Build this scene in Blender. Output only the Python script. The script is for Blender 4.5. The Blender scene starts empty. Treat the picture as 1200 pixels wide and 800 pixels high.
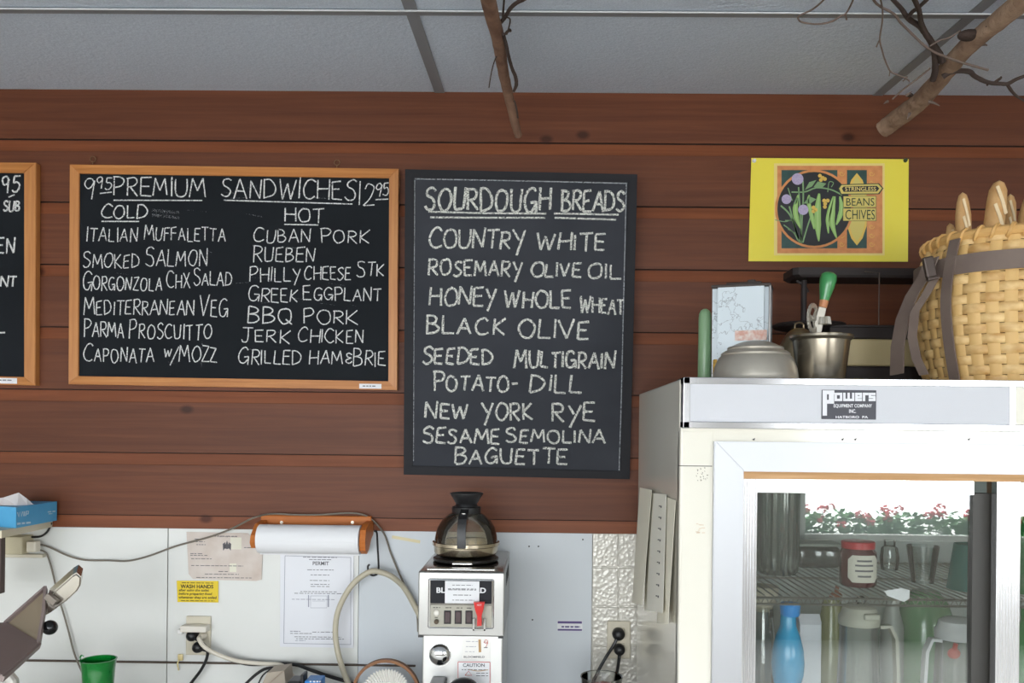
import bpy, bmesh, math, random
from mathutils import Vector, Matrix
random.seed(7)
C = bpy.context.scene
COL = C.collection
R = math.radians

# ------------------------------------------------------------------ camera
FPX, CX, CY = 1000.0, 621.0, 505.0          # focal length and principal point, in pixels of a 1200x800 picture
YAW, ROLL, EYE = 0.0107, 0.0108, 1.60
D = 2.39                                     # the wall behind the counter stands this far in front of the camera
cam_data = bpy.data.cameras.new('camera')
cam = bpy.data.objects.new('camera', cam_data)
COL.objects.link(cam)
CM = Matrix.Rotation(YAW, 3, 'Z') @ Matrix.Rotation(R(90), 3, 'X') @ Matrix.Rotation(ROLL, 3, 'Z')
cam.matrix_world = Matrix.Translation((0, 0, EYE)) @ CM.to_4x4()
cam_data.sensor_fit = 'HORIZONTAL'
cam_data.sensor_width = 36
cam_data.lens = FPX / 1200 * 36
cam_data.shift_x = (600 - CX) / 1200
cam_data.shift_y = (CY - 400) / 1200
cam_data.clip_start = 0.02
C.camera = cam

# ------------------------------------------------------------------ light: daylight through the front windows
world = bpy.data.worlds.new('sky')
C.world = world
world.use_nodes = True
bg = world.node_tree.nodes['Background']
bg.inputs[0].default_value = (0.93, 0.97, 1.0, 1)
bg.inputs[1].default_value = 9.0
C.view_settings.view_transform = 'Standard'
C.view_settings.look = 'None'
C.view_settings.gamma = 1
C.view_settings.use_curve_mapping = False
C.view_settings.exposure = 0.28
YW = -3.2                                    # the street side wall, behind the camera
WINS = [(-3.2, 0.85, 0.70, 2.15), (2.05, 4.45, 0.78, 2.15)]
for wx0, wx1, wz0, wz1 in WINS:
    ld = bpy.data.lights.new('daylight_portal', 'AREA')
    ld.shape = 'RECTANGLE'
    ld.size, ld.size_y = wx1 - wx0, wz1 - wz0
    ld.cycles.is_portal = True
    lo = bpy.data.objects.new('daylight_portal', ld)
    lo.location = ((wx0 + wx1) / 2, YW - 0.11, (wz0 + wz1) / 2)
    lo.rotation_euler = (R(90), 0, 0)      # -Z of the lamp looks into the room (+Y)
    COL.objects.link(lo)

# ------------------------------------------------------------------ pixel -> place
def ray(px, py):
    return CM @ Vector(((px - CX) / FPX, -(py - CY) / FPX, -1.0))
CAMP = Vector((0, 0, EYE))
def at(px, py, Y=D):
    d = ray(px, py)
    return CAMP + d * (Y / d.y)
def atX(px, py, X):
    d = ray(px, py)
    return CAMP + d * (X / d.x)
def hit(px, py, p, n):
    d = ray(px, py)
    return CAMP + d * ((p - CAMP).dot(n) / d.dot(n))
def Xp(px, Y, py=505): return at(px, py, Y).x
def Zp(py, Y, px=600): return at(px, py, Y).z

# ------------------------------------------------------------------ materials
def lin(c):
    r = []
    for v in c[:3]:
        v = v / 255
        r.append(v / 12.92 if v <= 0.04045 else ((v + 0.055) / 1.055) ** 2.4)
    return (*r, 1)
MATS = {}
def M(name, rgb, rough=0.5, metal=0.0, bump=None, var=None, spec=0.5, coat=0.0, stretch=(1, 1, 1), alpha=None):
    """plain surface; bump=(scale,strength); var=(scale, other rgb, amount)"""
    if name in MATS: return MATS[name]
    m = bpy.data.materials.new(name)
    m.use_nodes = True
    nt = m.node_tree
    b = nt.nodes['Principled BSDF']
    b.inputs['Base Color'].default_value = lin(rgb)
    b.inputs['Roughness'].default_value = rough
    b.inputs['Metallic'].default_value = metal
    b.inputs['Specular IOR Level'].default_value = spec
    b.inputs['Coat Weight'].default_value = coat
    b.inputs['Coat Roughness'].default_value = 0.08
    if bump or var:
        tc = nt.nodes.new('ShaderNodeTexCoord')
        mp = nt.nodes.new('ShaderNodeMapping')
        mp.inputs['Scale'].default_value = stretch
        nt.links.new(tc.outputs['Object'], mp.inputs['Vector'])
    if var:
        n = nt.nodes.new('ShaderNodeTexNoise')
        n.inputs['Scale'].default_value = var[0]
        n.inputs['Detail'].default_value = 6
        cr = nt.nodes.new('ShaderNodeValToRGB')
        cr.color_ramp.elements[0].position = 0.5 - var[2] / 2
        cr.color_ramp.elements[1].position = 0.5 + var[2] / 2
        cr.color_ramp.elements[0].color = lin(rgb)
        cr.color_ramp.elements[1].color = lin(var[1])
        nt.links.new(mp.outputs[0], n.inputs['Vector'])
        nt.links.new(n.outputs['Fac'], cr.inputs[0])
        nt.links.new(cr.outputs[0], b.inputs['Base Color'])
    if bump:
        n = nt.nodes.new('ShaderNodeTexNoise')
        n.inputs['Scale'].default_value = bump[0]
        n.inputs['Detail'].default_value = 5
        bp = nt.nodes.new('ShaderNodeBump')
        bp.inputs['Strength'].default_value = bump[1]
        bp.inputs['Distance'].default_value = 0.01
        nt.links.new(mp.outputs[0], n.inputs['Vector'])
        nt.links.new(n.outputs['Fac'], bp.inputs['Height'])
        nt.links.new(bp.outputs[0], b.inputs['Normal'])
    MATS[name] = m
    return m

def glass(name, tint, base=0.03, gain=1.0, rough=0.02, body=None):
    """thin clear pane or wall of a vessel: see-through with a mirror-like sheen"""
    if name in MATS: return MATS[name]
    m = bpy.data.materials.new(name)
    m.use_nodes = True
    nt = m.node_tree
    nt.nodes.remove(nt.nodes['Principled BSDF'])
    out = nt.nodes['Material Output']
    tr = nt.nodes.new('ShaderNodeBsdfTransparent')
    tr.inputs[0].default_value = (*tint, 1)
    gl = nt.nodes.new('ShaderNodeBsdfGlossy')
    gl.inputs['Roughness'].default_value = rough
    fr = nt.nodes.new('ShaderNodeFresnel')
    fr.inputs['IOR'].default_value = 1.5
    ma = nt.nodes.new('ShaderNodeMath')
    ma.operation = 'MULTIPLY_ADD'
    ma.inputs[1].default_value = gain
    ma.inputs[2].default_value = base
    ma.use_clamp = True
    nt.links.new(fr.outputs[0], ma.inputs[0])
    mx = nt.nodes.new('ShaderNodeMixShader')
    nt.links.new(ma.outputs[0], mx.inputs[0])
    last = tr.outputs[0]
    if body:
        df = nt.nodes.new('ShaderNodeBsdfDiffuse')
        df.inputs[0].default_value = lin(body[:3])
        m2 = nt.nodes.new('ShaderNodeMixShader')
        m2.inputs[0].default_value = body[3]
        nt.links.new(tr.outputs[0], m2.inputs[1])
        nt.links.new(df.outputs[0], m2.inputs[2])
        last = m2.outputs[0]
    nt.links.new(last, mx.inputs[1])
    nt.links.new(gl.outputs[0], mx.inputs[2])
    nt.links.new(mx.outputs[0], out.inputs[0])
    MATS[name] = m
    return m

def wood(name, dark, mid, light, rough=0.55, scale=1.0, knots=True, spec=0.3):
    if name in MATS: return MATS[name]
    m = bpy.data.materials.new(name)
    m.use_nodes = True
    nt = m.node_tree
    L = nt.links.new
    b = nt.nodes['Principled BSDF']
    b.inputs['Roughness'].default_value = rough
    b.inputs['Specular IOR Level'].default_value = spec
    tc = nt.nodes.new('ShaderNodeTexCoord')
    mp = nt.nodes.new('ShaderNodeMapping')
    mp.inputs['Scale'].default_value = (1.1 * scale, 8 * scale, 34 * scale)
    L(tc.outputs['Object'], mp.inputs[0])
    n = nt.nodes.new('ShaderNodeTexNoise')
    n.inputs['Scale'].default_value = 1.6
    n.inputs['Detail'].default_value = 8
    n.inputs['Roughness'].default_value = 0.6
    n.inputs['Distortion'].default_value = 0.6
    L(mp.outputs[0], n.inputs['Vector'])
    cr = nt.nodes.new('ShaderNodeValToRGB')
    e = cr.color_ramp.elements
    e[0].position, e[0].color = 0.28, lin(dark)
    e[1].position, e[1].color = 0.75, lin(light)
    k = e.new(0.52); k.color = lin(mid)
    L(n.outputs['Fac'], cr.inputs[0])
    # broad tone changes from board to board
    mp2 = nt.nodes.new('ShaderNodeMapping')
    mp2.inputs['Scale'].default_value = (0.6 * scale, 1, 5.4 * scale)
    L(tc.outputs['Object'], mp2.inputs[0])
    n2 = nt.nodes.new('ShaderNodeTexNoise')
    n2.inputs['Scale'].default_value = 1.0
    n2.inputs['Detail'].default_value = 2
    L(mp2.outputs[0], n2.inputs['Vector'])
    mr = nt.nodes.new('ShaderNodeMapRange')
    mr.inputs[3].default_value = 0.72
    mr.inputs[4].default_value = 1.28
    L(n2.outputs['Fac'], mr.inputs[0])
    mul = nt.nodes.new('ShaderNodeVectorMath')
    mul.operation = 'SCALE'
    L(cr.outputs[0], mul.inputs[0])
    L(mr.outputs[0], mul.inputs['Scale'])
    col = mul.outputs[0]
    if knots:
        mp3 = nt.nodes.new('ShaderNodeMapping')
        mp3.inputs['Rotation'].default_value = (R(90), 0, 0)
        mp3.inputs['Scale'].default_value = (1.9, 0.001, 3.0)
        L(tc.outputs['Object'], mp3.inputs[0])
        v = nt.nodes.new('ShaderNodeTexVoronoi')
        v.inputs['Scale'].default_value = 1.0
        v.voronoi_dimensions = '2D'
        L(mp3.outputs[0], v.inputs['Vector'])
        kr = nt.nodes.new('ShaderNodeValToRGB')
        kr.color_ramp.elements[0].position, kr.color_ramp.elements[0].color = 0.02, (0.3, 0.22, 0.2, 1)
        kr.color_ramp.elements[1].position, kr.color_ramp.elements[1].color = 0.045, (1, 1, 1, 1)
        L(v.outputs['Distance'], kr.inputs[0])
        mm = nt.nodes.new('ShaderNodeMix')
        mm.data_type = 'RGBA'
        mm.blend_type = 'MULTIPLY'
        mm.inputs[0].default_value = 0.85
        L(col, mm.inputs[6]); L(kr.outputs[0], mm.inputs[7])
        col = mm.outputs[2]
    L(col, b.inputs['Base Color'])
    bp = nt.nodes.new('ShaderNodeBump')
    bp.inputs['Strength'].default_value = 0.15
    bp.inputs['Distance'].default_value = 0.004
    L(n.outputs['Fac'], bp.inputs['Height'])
    L(bp.outputs[0], b.inputs['Normal'])
    MATS[name] = m
    return m

# ------------------------------------------------------------------ mesh building
WLOC = {}
class MB:
    def __init__(s):
        s.bm = bmesh.new()
    def merge(s, other, mat=None, mi=0):
        if mat is not None: bmesh.ops.transform(other, matrix=mat, verts=other.verts)
        for f in other.faces: f.material_index = mi
        me = bpy.data.meshes.new('tmp')
        other.to_mesh(me); other.free()
        s.bm.from_mesh(me)
        bpy.data.meshes.remove(me)
        return s
    def box(s, x0, x1, y0, y1, z0, z1, bev=0.0, mi=0, mat=None, seg=2):
        t = bmesh.new()
        bmesh.ops.create_cube(t, size=1)
        bmesh.ops.transform(t, verts=t.verts, matrix=Matrix.Translation(((x0 + x1) / 2, (y0 + y1) / 2, (z0 + z1) / 2)) @
                            Matrix.Diagonal((abs(x1 - x0), abs(y1 - y0), abs(z1 - z0), 1)))
        if bev > 0:
            bmesh.ops.bevel(t, geom=t.edges[:] , offset=bev, segments=seg, profile=0.5, affect='EDGES')
        return s.merge(t, mat, mi)
    def hexa(s, a, b, mi=0):
        """solid between two quads a and b with matching corner order"""
        t = bmesh.new()
        va = [t.verts.new(p) for p in a]; vb = [t.verts.new(p) for p in b]
        n = len(a)
        t.faces.new(va[::-1]); t.faces.new(vb)
        for i in range(n):
            t.faces.new((va[i], va[(i + 1) % n], vb[(i + 1) % n], vb[i]))
        bmesh.ops.recalc_face_normals(t, faces=t.faces)
        return s.merge(t, None, mi)
    def prism(s, pts, vec, mi=0, bev=0):
        """polygon pushed along vec"""
        vec = Vector(vec)
        return s.hexa(pts, [Vector(p) + vec for p in pts], mi)
    def lathe(s, prof, cx=0, cy=0, cz=0, seg=40, ripple=None, mi=0, mat=None, a0=0, a1=None):
        """prof: (radius, z) pairs; ripple(angle, r, z)->r"""
        t = bmesh.new()
        rings = []
        for r, z in prof:
            if r < 1e-6:
                rings.append([t.verts.new((0, 0, z))] * seg); continue
            ring = []
            for k in range(seg):
                a = 2 * math.pi * k / seg
                rr = ripple(a, r, z) if ripple else r
                ring.append(t.verts.new((rr * math.cos(a), rr * math.sin(a), z)))
            rings.append(ring)
        for i in range(len(rings) - 1):
            A, B = rings[i], rings[i + 1]
            for k in range(seg):
                vs = []
                for v in (A[k], A[(k + 1) % seg], B[(k + 1) % seg], B[k]):
                    if v not in vs: vs.append(v)
                if len(vs) >= 3:
                    try: t.faces.new(vs)
                    except ValueError: pass
        bmesh.ops.recalc_face_normals(t, faces=t.faces)
        mm = Matrix.Translation((cx, cy, cz))
        if mat is not None: mm = mm @ mat
        return s.merge(t, mm, mi)
    def tube(s, pts, r, n=8, smooth=True, mi=0, cap=True, wob=0.0):
        """round bar through pts; r a number or one per point"""
        P = [Vector(p) for p in pts]
        rs = list(r) if hasattr(r, '__len__') else [r] * len(P)
        if smooth and len(P) > 2:
            Q, q = [], []
            for i in range(len(P) - 1):
                p0, p1, p2, p3 = P[max(i - 1, 0)], P[i], P[i + 1], P[min(i + 2, len(P) - 1)]
                for k in range(5):
                    u = k / 5
                    Q.append(0.5 * ((2 * p1) + (p2 - p0) * u + (2 * p0 - 5 * p1 + 4 * p2 - p3) * u * u + (3 * p1 - p0 - 3 * p2 + p3) * u ** 3))
                    q.append(rs[i] * (1 - u) + rs[i + 1] * u)
            Q.append(P[-1]); q.append(rs[-1])
            P, rs = Q, q
        t = bmesh.new()
        rings = []
        up = Vector((0.13, 0.21, 1)).normalized()
        prev = None
        for i, p in enumerate(P):
            d = (P[min(i + 1, len(P) - 1)] - P[max(i - 1, 0)])
            if d.length < 1e-9: d = Vector((0, 0, 1))
            d.normalize()
            if prev is None:
                a = d.cross(up)
                if a.length < 1e-3: a = d.cross(Vector((1, 0, 0)))
            else:
                a = prev - d * prev.dot(d)
            a.normalize(); prev = a
            b = d.cross(a)
            ring = []
            for k in range(n):
                th = 2 * math.pi * k / n
                rr = rs[i] * (1 + random.uniform(-wob, wob))
                ring.append(t.verts.new(p + a * math.cos(th) * rr + b * math.sin(th) * rr))
            rings.append(ring)
        for i in range(len(rings) - 1):
            for k in range(n):
                t.faces.new((rings[i][k], rings[i][(k + 1) % n], rings[i + 1][(k + 1) % n], rings[i + 1][k]))
        if cap:
            t.faces.new(rings[0][::-1]); t.faces.new(rings[-1])
        bmesh.ops.recalc_face_normals(t, faces=t.faces)
        return s.merge(t, None, mi)
    def sheet(s, rows, th=0.0006, mi=0):
        """thin sheet from a grid of points (rows of equal length), given a thickness"""
        t = bmesh.new()
        V = [[t.verts.new(p) for p in row] for row in rows]
        for i in range(len(V) - 1):
            for j in range(len(V[0]) - 1):
                t.faces.new((V[i][j], V[i][j + 1], V[i + 1][j + 1], V[i + 1][j]))
        bmesh.ops.recalc_face_normals(t, faces=t.faces)
        bmesh.ops.solidify(t, geom=t.faces[:], thickness=th)
        return s.merge(t, None, mi)
    def strap(s, pts, side, w, th, mi=0):
        """flat band through pts; side: width direction (vector or one per point)"""
        P = [Vector(p) for p in pts]
        t = bmesh.new()
        rings = []
        for i, p in enumerate(P):
            sd = Vector(side[i] if isinstance(side, list) else side).normalized()
            d = (P[min(i + 1, len(P) - 1)] - P[max(i - 1, 0)]).normalized()
            nn = d.cross(sd).normalized()
            rings.append([t.verts.new(p + sd * a * w / 2 + nn * b * th / 2) for a, b in ((-1, -1), (1, -1), (1, 1), (-1, 1))])
        for i in range(len(rings) - 1):
            for k in range(4):
                t.faces.new((rings[i][k], rings[i][(k + 1) % 4], rings[i + 1][(k + 1) % 4], rings[i + 1][k]))
        t.faces.new(rings[0][::-1]); t.faces.new(rings[-1])
        bmesh.ops.recalc_face_normals(t, faces=t.faces)
        return s.merge(t, None, mi)
    def ball(s, c, r, mi=0, seg=20, scale=(1, 1, 1)):
        t = bmesh.new()
        bmesh.ops.create_uvsphere(t, u_segments=seg, v_segments=seg // 2 + 2, radius=r)
        return s.merge(t, Matrix.Translation(c) @ Matrix.Diagonal((*scale, 1)), mi)
    def disc(s, c, r, depth, axis='Y', seg=28, mi=0, r2=None):
        t = bmesh.new()
        bmesh.ops.create_cone(t, cap_ends=True, segments=seg, radius1=r, radius2=r if r2 is None else r2, depth=depth)
        rot = {'Y': Matrix.Rotation(R(90), 4, 'X'), 'X': Matrix.Rotation(R(90), 4, 'Y'), 'Z': Matrix.Identity(4)}[axis]
        return s.merge(t, Matrix.Translation(c) @ rot, mi)
    def xf(s, mat):
        bmesh.ops.transform(s.bm, matrix=mat, verts=s.bm.verts)
        return s
    def build(s, name, mats, parent=None, smooth=False):
        me = bpy.data.meshes.new(name)
        if not isinstance(mats, (list, tuple)): mats = [mats]
        bm = s.bm
        if parent is not None:
            off = WLOC[parent.name]
        else:
            xs = [v.co.x for v in bm.verts]; ys = [v.co.y for v in bm.verts]; zs = [v.co.z for v in bm.verts]
            off = Vector(((min(xs) + max(xs)) / 2, (min(ys) + max(ys)) / 2, min(zs)))
        bmesh.ops.translate(bm, vec=-off, verts=bm.verts)
        bm.to_mesh(me); bm.free()
        for m in mats: me.materials.append(m)
        o = bpy.data.objects.new(name, me)
        COL.objects.link(o)
        if parent is not None:
            o.parent = parent
        else:
            o.location = off
        WLOC[o.name] = off.copy()
        if smooth:
            for p in me.polygons: p.use_smooth = True
            try: me.set_sharp_from_angle(angle=R(38))
            except Exception: pass
        return o

def thing(name, label, cat, loc, group=None):
    o = bpy.data.objects.new(name, None)
    o.empty_display_size = 0.05
    COL.objects.link(o)
    o.location = loc
    WLOC[o.name] = Vector(loc)
    return tag(o, label, cat, group)
def tag(o, label, cat, group=None):
    o['label'] = label; o['category'] = cat
    if group: o['group'] = group
    return o
def lab(o, label):
    o['label'] = label
    return o
def struct(o):
    o['kind'] = 'structure'
    return o
def dup(root, shift, label, group=None):
    """copy of a thing with copies of its parts and sub-parts, moved by shift"""
    r = root.copy(); COL.objects.link(r)
    r.location = Vector(root.location) + Vector(shift)
    WLOC[r.name] = WLOC[root.name] + Vector(shift)
    r['label'] = label
    if group: r['group'] = group
    for ch in list(root.children):
        c = ch.copy(); COL.objects.link(c); c.parent = r
        for g in list(ch.children):
            d = g.copy(); COL.objects.link(d); d.parent = c
    return r

# ------------------------------------------------------------------ flat printed things, given in picture points on a plane
class Flat:
    def __init__(s, p=None, n=None, lift=0.0):
        s.p = Vector(p if p is not None else (0, D, 0)); s.n = Vector(n if n is not None else (0, -1, 0)).normalized()
        s.bm = bmesh.new(); s.lift = lift
    def P(s, px, py, lay=0):
        return hit(px, py, s.p + s.n * (s.lift + lay), s.n)
    def poly(s, pts, mi=0, lay=0.0):
        vs = [s.bm.verts.new(s.P(x, y, lay)) for x, y in pts]
        f = s.bm.faces.new(vs)
        f.material_index = mi
        f.normal_update()
        if f.normal.dot(s.n) < 0: f.normal_flip()
        return s
    def rect(s, x0, y0, x1, y1, mi=0, lay=0.0, slope=0.0):
        return s.poly([(x0, y0), (x1, y0 + slope * (x1 - x0)), (x1, y1 + slope * (x1 - x0)), (x0, y1)], mi, lay)
    def circle(s, cx, cy, r, mi=0, lay=0.0, n=40, ry=None):
        ry = ry or r
        return s.poly([(cx + r * math.cos(2 * math.pi * k / n), cy + ry * math.sin(2 * math.pi * k / n)) for k in range(n)], mi, lay)
    def line(s, pts, w, mi=0, lay=0.0, taper=None):
        """ribbon through picture points; w width in pixels (or one per point)"""
        n = len(pts)
        W = list(w) if hasattr(w, '__len__') else [w] * n
        Lp, Rp = [], []
        for i, (x, y) in enumerate(pts):
            x0, y0 = pts[max(i - 1, 0)]; x1, y1 = pts[min(i + 1, n - 1)]
            dx, dy = x1 - x0, y1 - y0
            d = math.hypot(dx, dy) or 1
            nx, ny = -dy / d * W[i] / 2, dx / d * W[i] / 2
            Lp.append(s.bm.verts.new(s.P(x + nx, y + ny, lay))); Rp.append(s.bm.verts.new(s.P(x - nx, y - ny, lay)))
        for i in range(n - 1):
            f = s.bm.faces.new((Lp[i], Lp[i + 1], Rp[i + 1], Rp[i]))
            f.material_index = mi
            f.normal_update()
            if f.normal.dot(s.n) < 0: f.normal_flip()
        return s
    def greek(s, x0, x1, y, h, mi=0, lay=0.0, slope=0.01, dens=1.0):
        """a line of print too small to read"""
        x = x0
        while x < x1:
            w = random.uniform(2.0, 6.0)
            w = min(w, x1 - x)
            yy = y + slope * (x - x0)
            s.poly([(x, yy), (x + w, yy + slope * w), (x + w, yy + slope * w + h), (x, yy + h)], mi, lay)
            x += w + random.uniform(0.7, 1.6) / dens
        return s
    def build(s, name, mats, parent=None):
        mb = MB(); mb.bm.free(); mb.bm = s.bm
        return mb.build(name, mats, parent)

# ------------------------------------------------------------------ handwriting: one stroke list per capital letter
def catmull(pts, k=5):
    out = []
    n = len(pts)
    for i in range(n - 1):
        p0, p1, p2, p3 = pts[max(i - 1, 0)], pts[i], pts[i + 1], pts[min(i + 2, n - 1)]
        for j in range(k):
            u = j / k
            out.append(tuple(0.5 * (2 * p1[c] + (p2[c] - p0[c]) * u + (2 * p0[c] - 5 * p1[c] + 4 * p2[c] - p3[c]) * u * u +
                                    (3 * p1[c] - p0[c] - 3 * p2[c] + p3[c]) * u ** 3) for c in (0, 1)))
    out.append(pts[-1])
    return out
GL = {
 'A': (.78, '0,0 .4,1 .78,0|.14,.36 .66,.38'),
 'B': (.66, '.04,0 .06,1|~.06,1 .42,.97 .54,.78 .38,.58 .05,.52|~.05,.52 .48,.5 .64,.27 .45,.05 .03,0'),
 'C': (.76, '~.74,.86 .52,1 .22,.9 .02,.48 .16,.1 .45,0 .76,.12'),
 'D': (.74, '.04,0 .06,1|~.0,.98 .42,.95 .73,.58 .58,.16 .02,0'),
 'E': (.62, '.6,1 .05,.97 .03,.02 .62,0|.04,.52 .5,.53'),
 'F': (.6, '.6,1 .05,.98 .03,0|.04,.54 .5,.54'),
 'G': (.78, '~.72,.87 .46,1 .16,.86 .02,.45 .18,.06 .48,.03 .72,.3|.4,.42 .78,.44 .74,-.06'),
 'H': (.74, '.03,1 .03,0|.72,1 .7,0|.03,.5 .72,.52'),
 'I': (.12, '.06,1 .06,0'),
 'J': (.66, '.1,1 .66,1|~.42,1 .42,.35 .34,.05 .14,.02 .02,.22'),
 'K': (.68, '.04,1 .04,0|.64,1 .06,.46 .68,0'),
 'L': (.6, '.05,1 .03,.02 .6,.0'),
 'M': (.92, '.0,0 .12,1 .46,.3 .78,1 .92,0'),
 'N': (.74, '.02,0 .06,1 .66,.02 .74,1.05'),
 'O': (.82, '~.42,1 .16,.88 .02,.48 .18,.08 .44,0 .7,.16 .8,.54 .66,.9 .38,1'),
 'P': (.64, '.05,0 .06,1|~.0,.98 .44,1 .62,.78 .48,.54 .06,.46'),
 'Q': (.84, '~.42,1 .16,.88 .02,.48 .18,.08 .44,0 .7,.16 .8,.54 .66,.9 .38,1|.5,.3 .86,-.08'),
 'R': (.68, '.04,0 .06,1|~.0,.98 .44,1 .62,.78 .46,.56 .06,.48|.2,.5 .68,0'),
 'S': (.62, '~.6,.88 .38,1 .1,.88 .12,.66 .42,.5 .6,.28 .46,.06 .2,.0 .0,.14'),
 'T': (.72, '.0,.98 .72,1|.37,.98 .35,0'),
 'U': (.72, '~.02,1 .03,.4 .12,.06 .36,.0 .6,.12 .68,.5 .72,1'),
 'V': (.72, '.0,1 .36,0 .74,1.05'),
 'W': (1.0, '.0,1 .24,0 .5,.82 .72,0 1.0,1'),
 'X': (.7, '.02,1 .7,0|.68,1 .0,0'),
 'Y': (.7, '.0,1 .36,.46|.72,1 .2,-.35'),
 'Z': (.68, '.04,1 .66,1 .0,.02 .7,.0'),
 '0': (.7, '~.35,1 .1,.8 .02,.45 .15,.08 .36,0 .6,.2 .68,.55 .56,.9 .33,1'),
 '1': (.14, '.1,1 .05,0'),
 '2': (.64, '~.03,.78 .2,1 .5,.94 .54,.68 .3,.32 .0,.02|.0,.02 .64,.04'),
 '5': (.6, '.58,1 .14,.98 .1,.56|~.1,.56 .4,.62 .58,.38 .44,.08 .18,.0 .0,.1'),
 '9': (.6, '~.54,.76 .4,1 .14,.94 .04,.7 .2,.5 .44,.58 .56,.86|.56,.88 .42,-.05'),
 '&': (.56, '~.5,.8 .3,1 .1,.85 .2,.6 .42,.5 .12,.36 .1,.1 .34,.02 .5,.2'),
 '-': (.5, '.05,.5 .5,.52'),
 '/': (.5, '.0,-.1 .5,1.1'),
 '.': (.1, '.04,.04 .08,.0'),
}
def write(fl, word, x0, x1, ytop, ybase, w, small=1.0, slope=0.012, mi=0, lay=0.0, jit=0.036, gap=0.16):
    """handwrite word between x0 and x1; the first letter has the full height, the rest are `small` times as tall"""
    adv, x = [], 0
    for i, ch in enumerate(word):
        sc = 1.0 if i == 0 else small
        adv.append((x, sc))
        x += GL[ch][0] * sc + gap
    total = x - gap
    H = ybase - ytop
    kx = (x1 - x0) / total
    for (ax, sc), ch in zip(adv, word):
        dy = random.uniform(-jit, jit) * H * 1.3
        sh = random.uniform(-0.02, 0.10); sc *= random.uniform(.93, 1.08)
        for st in GL[ch][1].split('|'):
            cur = st[0] == '~'
            pts = [tuple(float(v) for v in q.split(',')) for q in st.lstrip('~').split()]
            pts = [(a + random.uniform(-jit, jit), b + random.uniform(-jit, jit)) for a, b in pts]
            if cur: pts = catmull(pts)
            else:
                q = []
                for i in range(len(pts) - 1):
                    for k in range(4):
                        u = k / 4
                        q.append((pts[i][0] * (1 - u) + pts[i + 1][0] * u, pts[i][1] * (1 - u) + pts[i + 1][1] * u))
                pts = q + [pts[-1]]
            out = []
            for a, b in pts:
                X = x0 + kx * (ax + (a + sh * b) * sc)
                out.append((X, ybase + slope * (X - x0) + dy - H * sc * b))
            # cut at sharp corners so ribbons stay even
            seg = [out[0]]
            for i in range(1, len(out)):
                seg.append(out[i])
                if i < len(out) - 1:
                    a1 = math.atan2(out[i][1] - out[i - 1][1], out[i][0] - out[i - 1][0])
                    a2 = math.atan2(out[i + 1][1] - out[i][1], out[i + 1][0] - out[i][0])
                    if abs((a2 - a1 + math.pi) % (2 * math.pi) - math.pi) > 0.9:
                        fl.line(seg, [w * random.uniform(.82, 1.12) for _ in seg], mi, lay); seg = [out[i]]
            if len(seg) > 1: fl.line(seg, [w * random.uniform(.82, 1.12) for _ in seg], mi, lay)
    return fl

def typeset(fl, text, x0, y0, x1, y1, mi=0, lay=0.0, bold=0.0, slope=0.0, shear=0.0):
    """printed letters filling the box x0..x1, y0..y1 on the plane of fl"""
    cu = bpy.data.curves.new('print', 'FONT')
    cu.body = text; cu.offset = bold; cu.resolution_u = 3; cu.shear = shear
    ob = bpy.data.objects.new('print', cu)
    COL.objects.link(ob)
    dg = bpy.context.evaluated_depsgraph_get()
    me = bpy.data.meshes.new_from_object(ob.evaluated_get(dg))
    bpy.data.objects.remove(ob); bpy.data.curves.remove(cu)
    xs = [v.co.x for v in me.vertices]; ys = [v.co.y for v in me.vertices]
    ax, bx, ay, by = min(xs), max(xs), min(ys), max(ys)
    vs = []
    for v in me.vertices:
        X = x0 + (v.co.x - ax) / (bx - ax) * (x1 - x0)
        Y = y1 - (v.co.y - ay) / (by - ay) * (y1 - y0) + slope * (X - x0)
        vs.append(fl.bm.verts.new(fl.P(X, Y, lay)))
    for p in me.polygons:
        try:
            f = fl.bm.faces.new([vs[i] for i in p.vertices])
        except ValueError: continue
        f.material_index = mi
        f.normal_update()
        if f.normal.dot(fl.n) < 0: f.normal_flip()
    bpy.data.meshes.remove(me)
    return fl
# ================================================================== materials of the room
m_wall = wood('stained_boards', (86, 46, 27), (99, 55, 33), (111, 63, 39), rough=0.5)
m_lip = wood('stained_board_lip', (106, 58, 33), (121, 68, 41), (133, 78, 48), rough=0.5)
m_gap = M('board_gap', (45, 24, 16), 0.9)
m_white = M('white_panel', (226, 226, 222), 0.35, var=(3, (216, 217, 212), 0.5), bump=(60, 0.02))
m_white2 = M('bluish_panel', (206, 211, 215), 0.4, var=(3, (198, 204, 209), 0.5), bump=(60, 0.02))
m_ceil = M('ceiling_tile', (216, 225, 238), 0.9, bump=(90, 0.25), var=(260, (198, 207, 221), 0.3))
m_tbar = M('ceiling_rail', (140, 141, 145), 0.6)
m_tglint = M('ceiling_rail_highlight', (205, 208, 210), 0.5)  # pale colour paints the highlight line along the rails
m_floor = M('floor', (222, 219, 212), 0.5, var=(4, (212, 208, 200), 0.4))
m_plaster = M('plaster', (226, 225, 220), 0.8, bump=(40, 0.05))
m_steel = M('steel', (190, 188, 184), 0.28, 1.0, bump=(8, 0.02))
m_chrome = M('chrome', (215, 215, 215), 0.08, 1.0)
m_black = M('black_plastic', (22, 22, 24), 0.4)
m_dark = M('dark_iron', (40, 33, 32), 0.6, 0.2)
m_slate = M('blackboard', (24, 27, 31), 0.75, spec=.12, var=(5, (32, 35, 39), 0.6))
m_slate2 = M('blackboard_dusty', (46, 48, 54), 0.7, spec=.15, var=(5, (62, 64, 70), 0.6))
m_blkframe = M('black_frame', (34, 34, 38), 0.6, spec=.2)
m_oak = wood('oak_frame', (158, 98, 48), (186, 122, 64), (206, 144, 84), rough=0.4, scale=1.5, knots=False)
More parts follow.
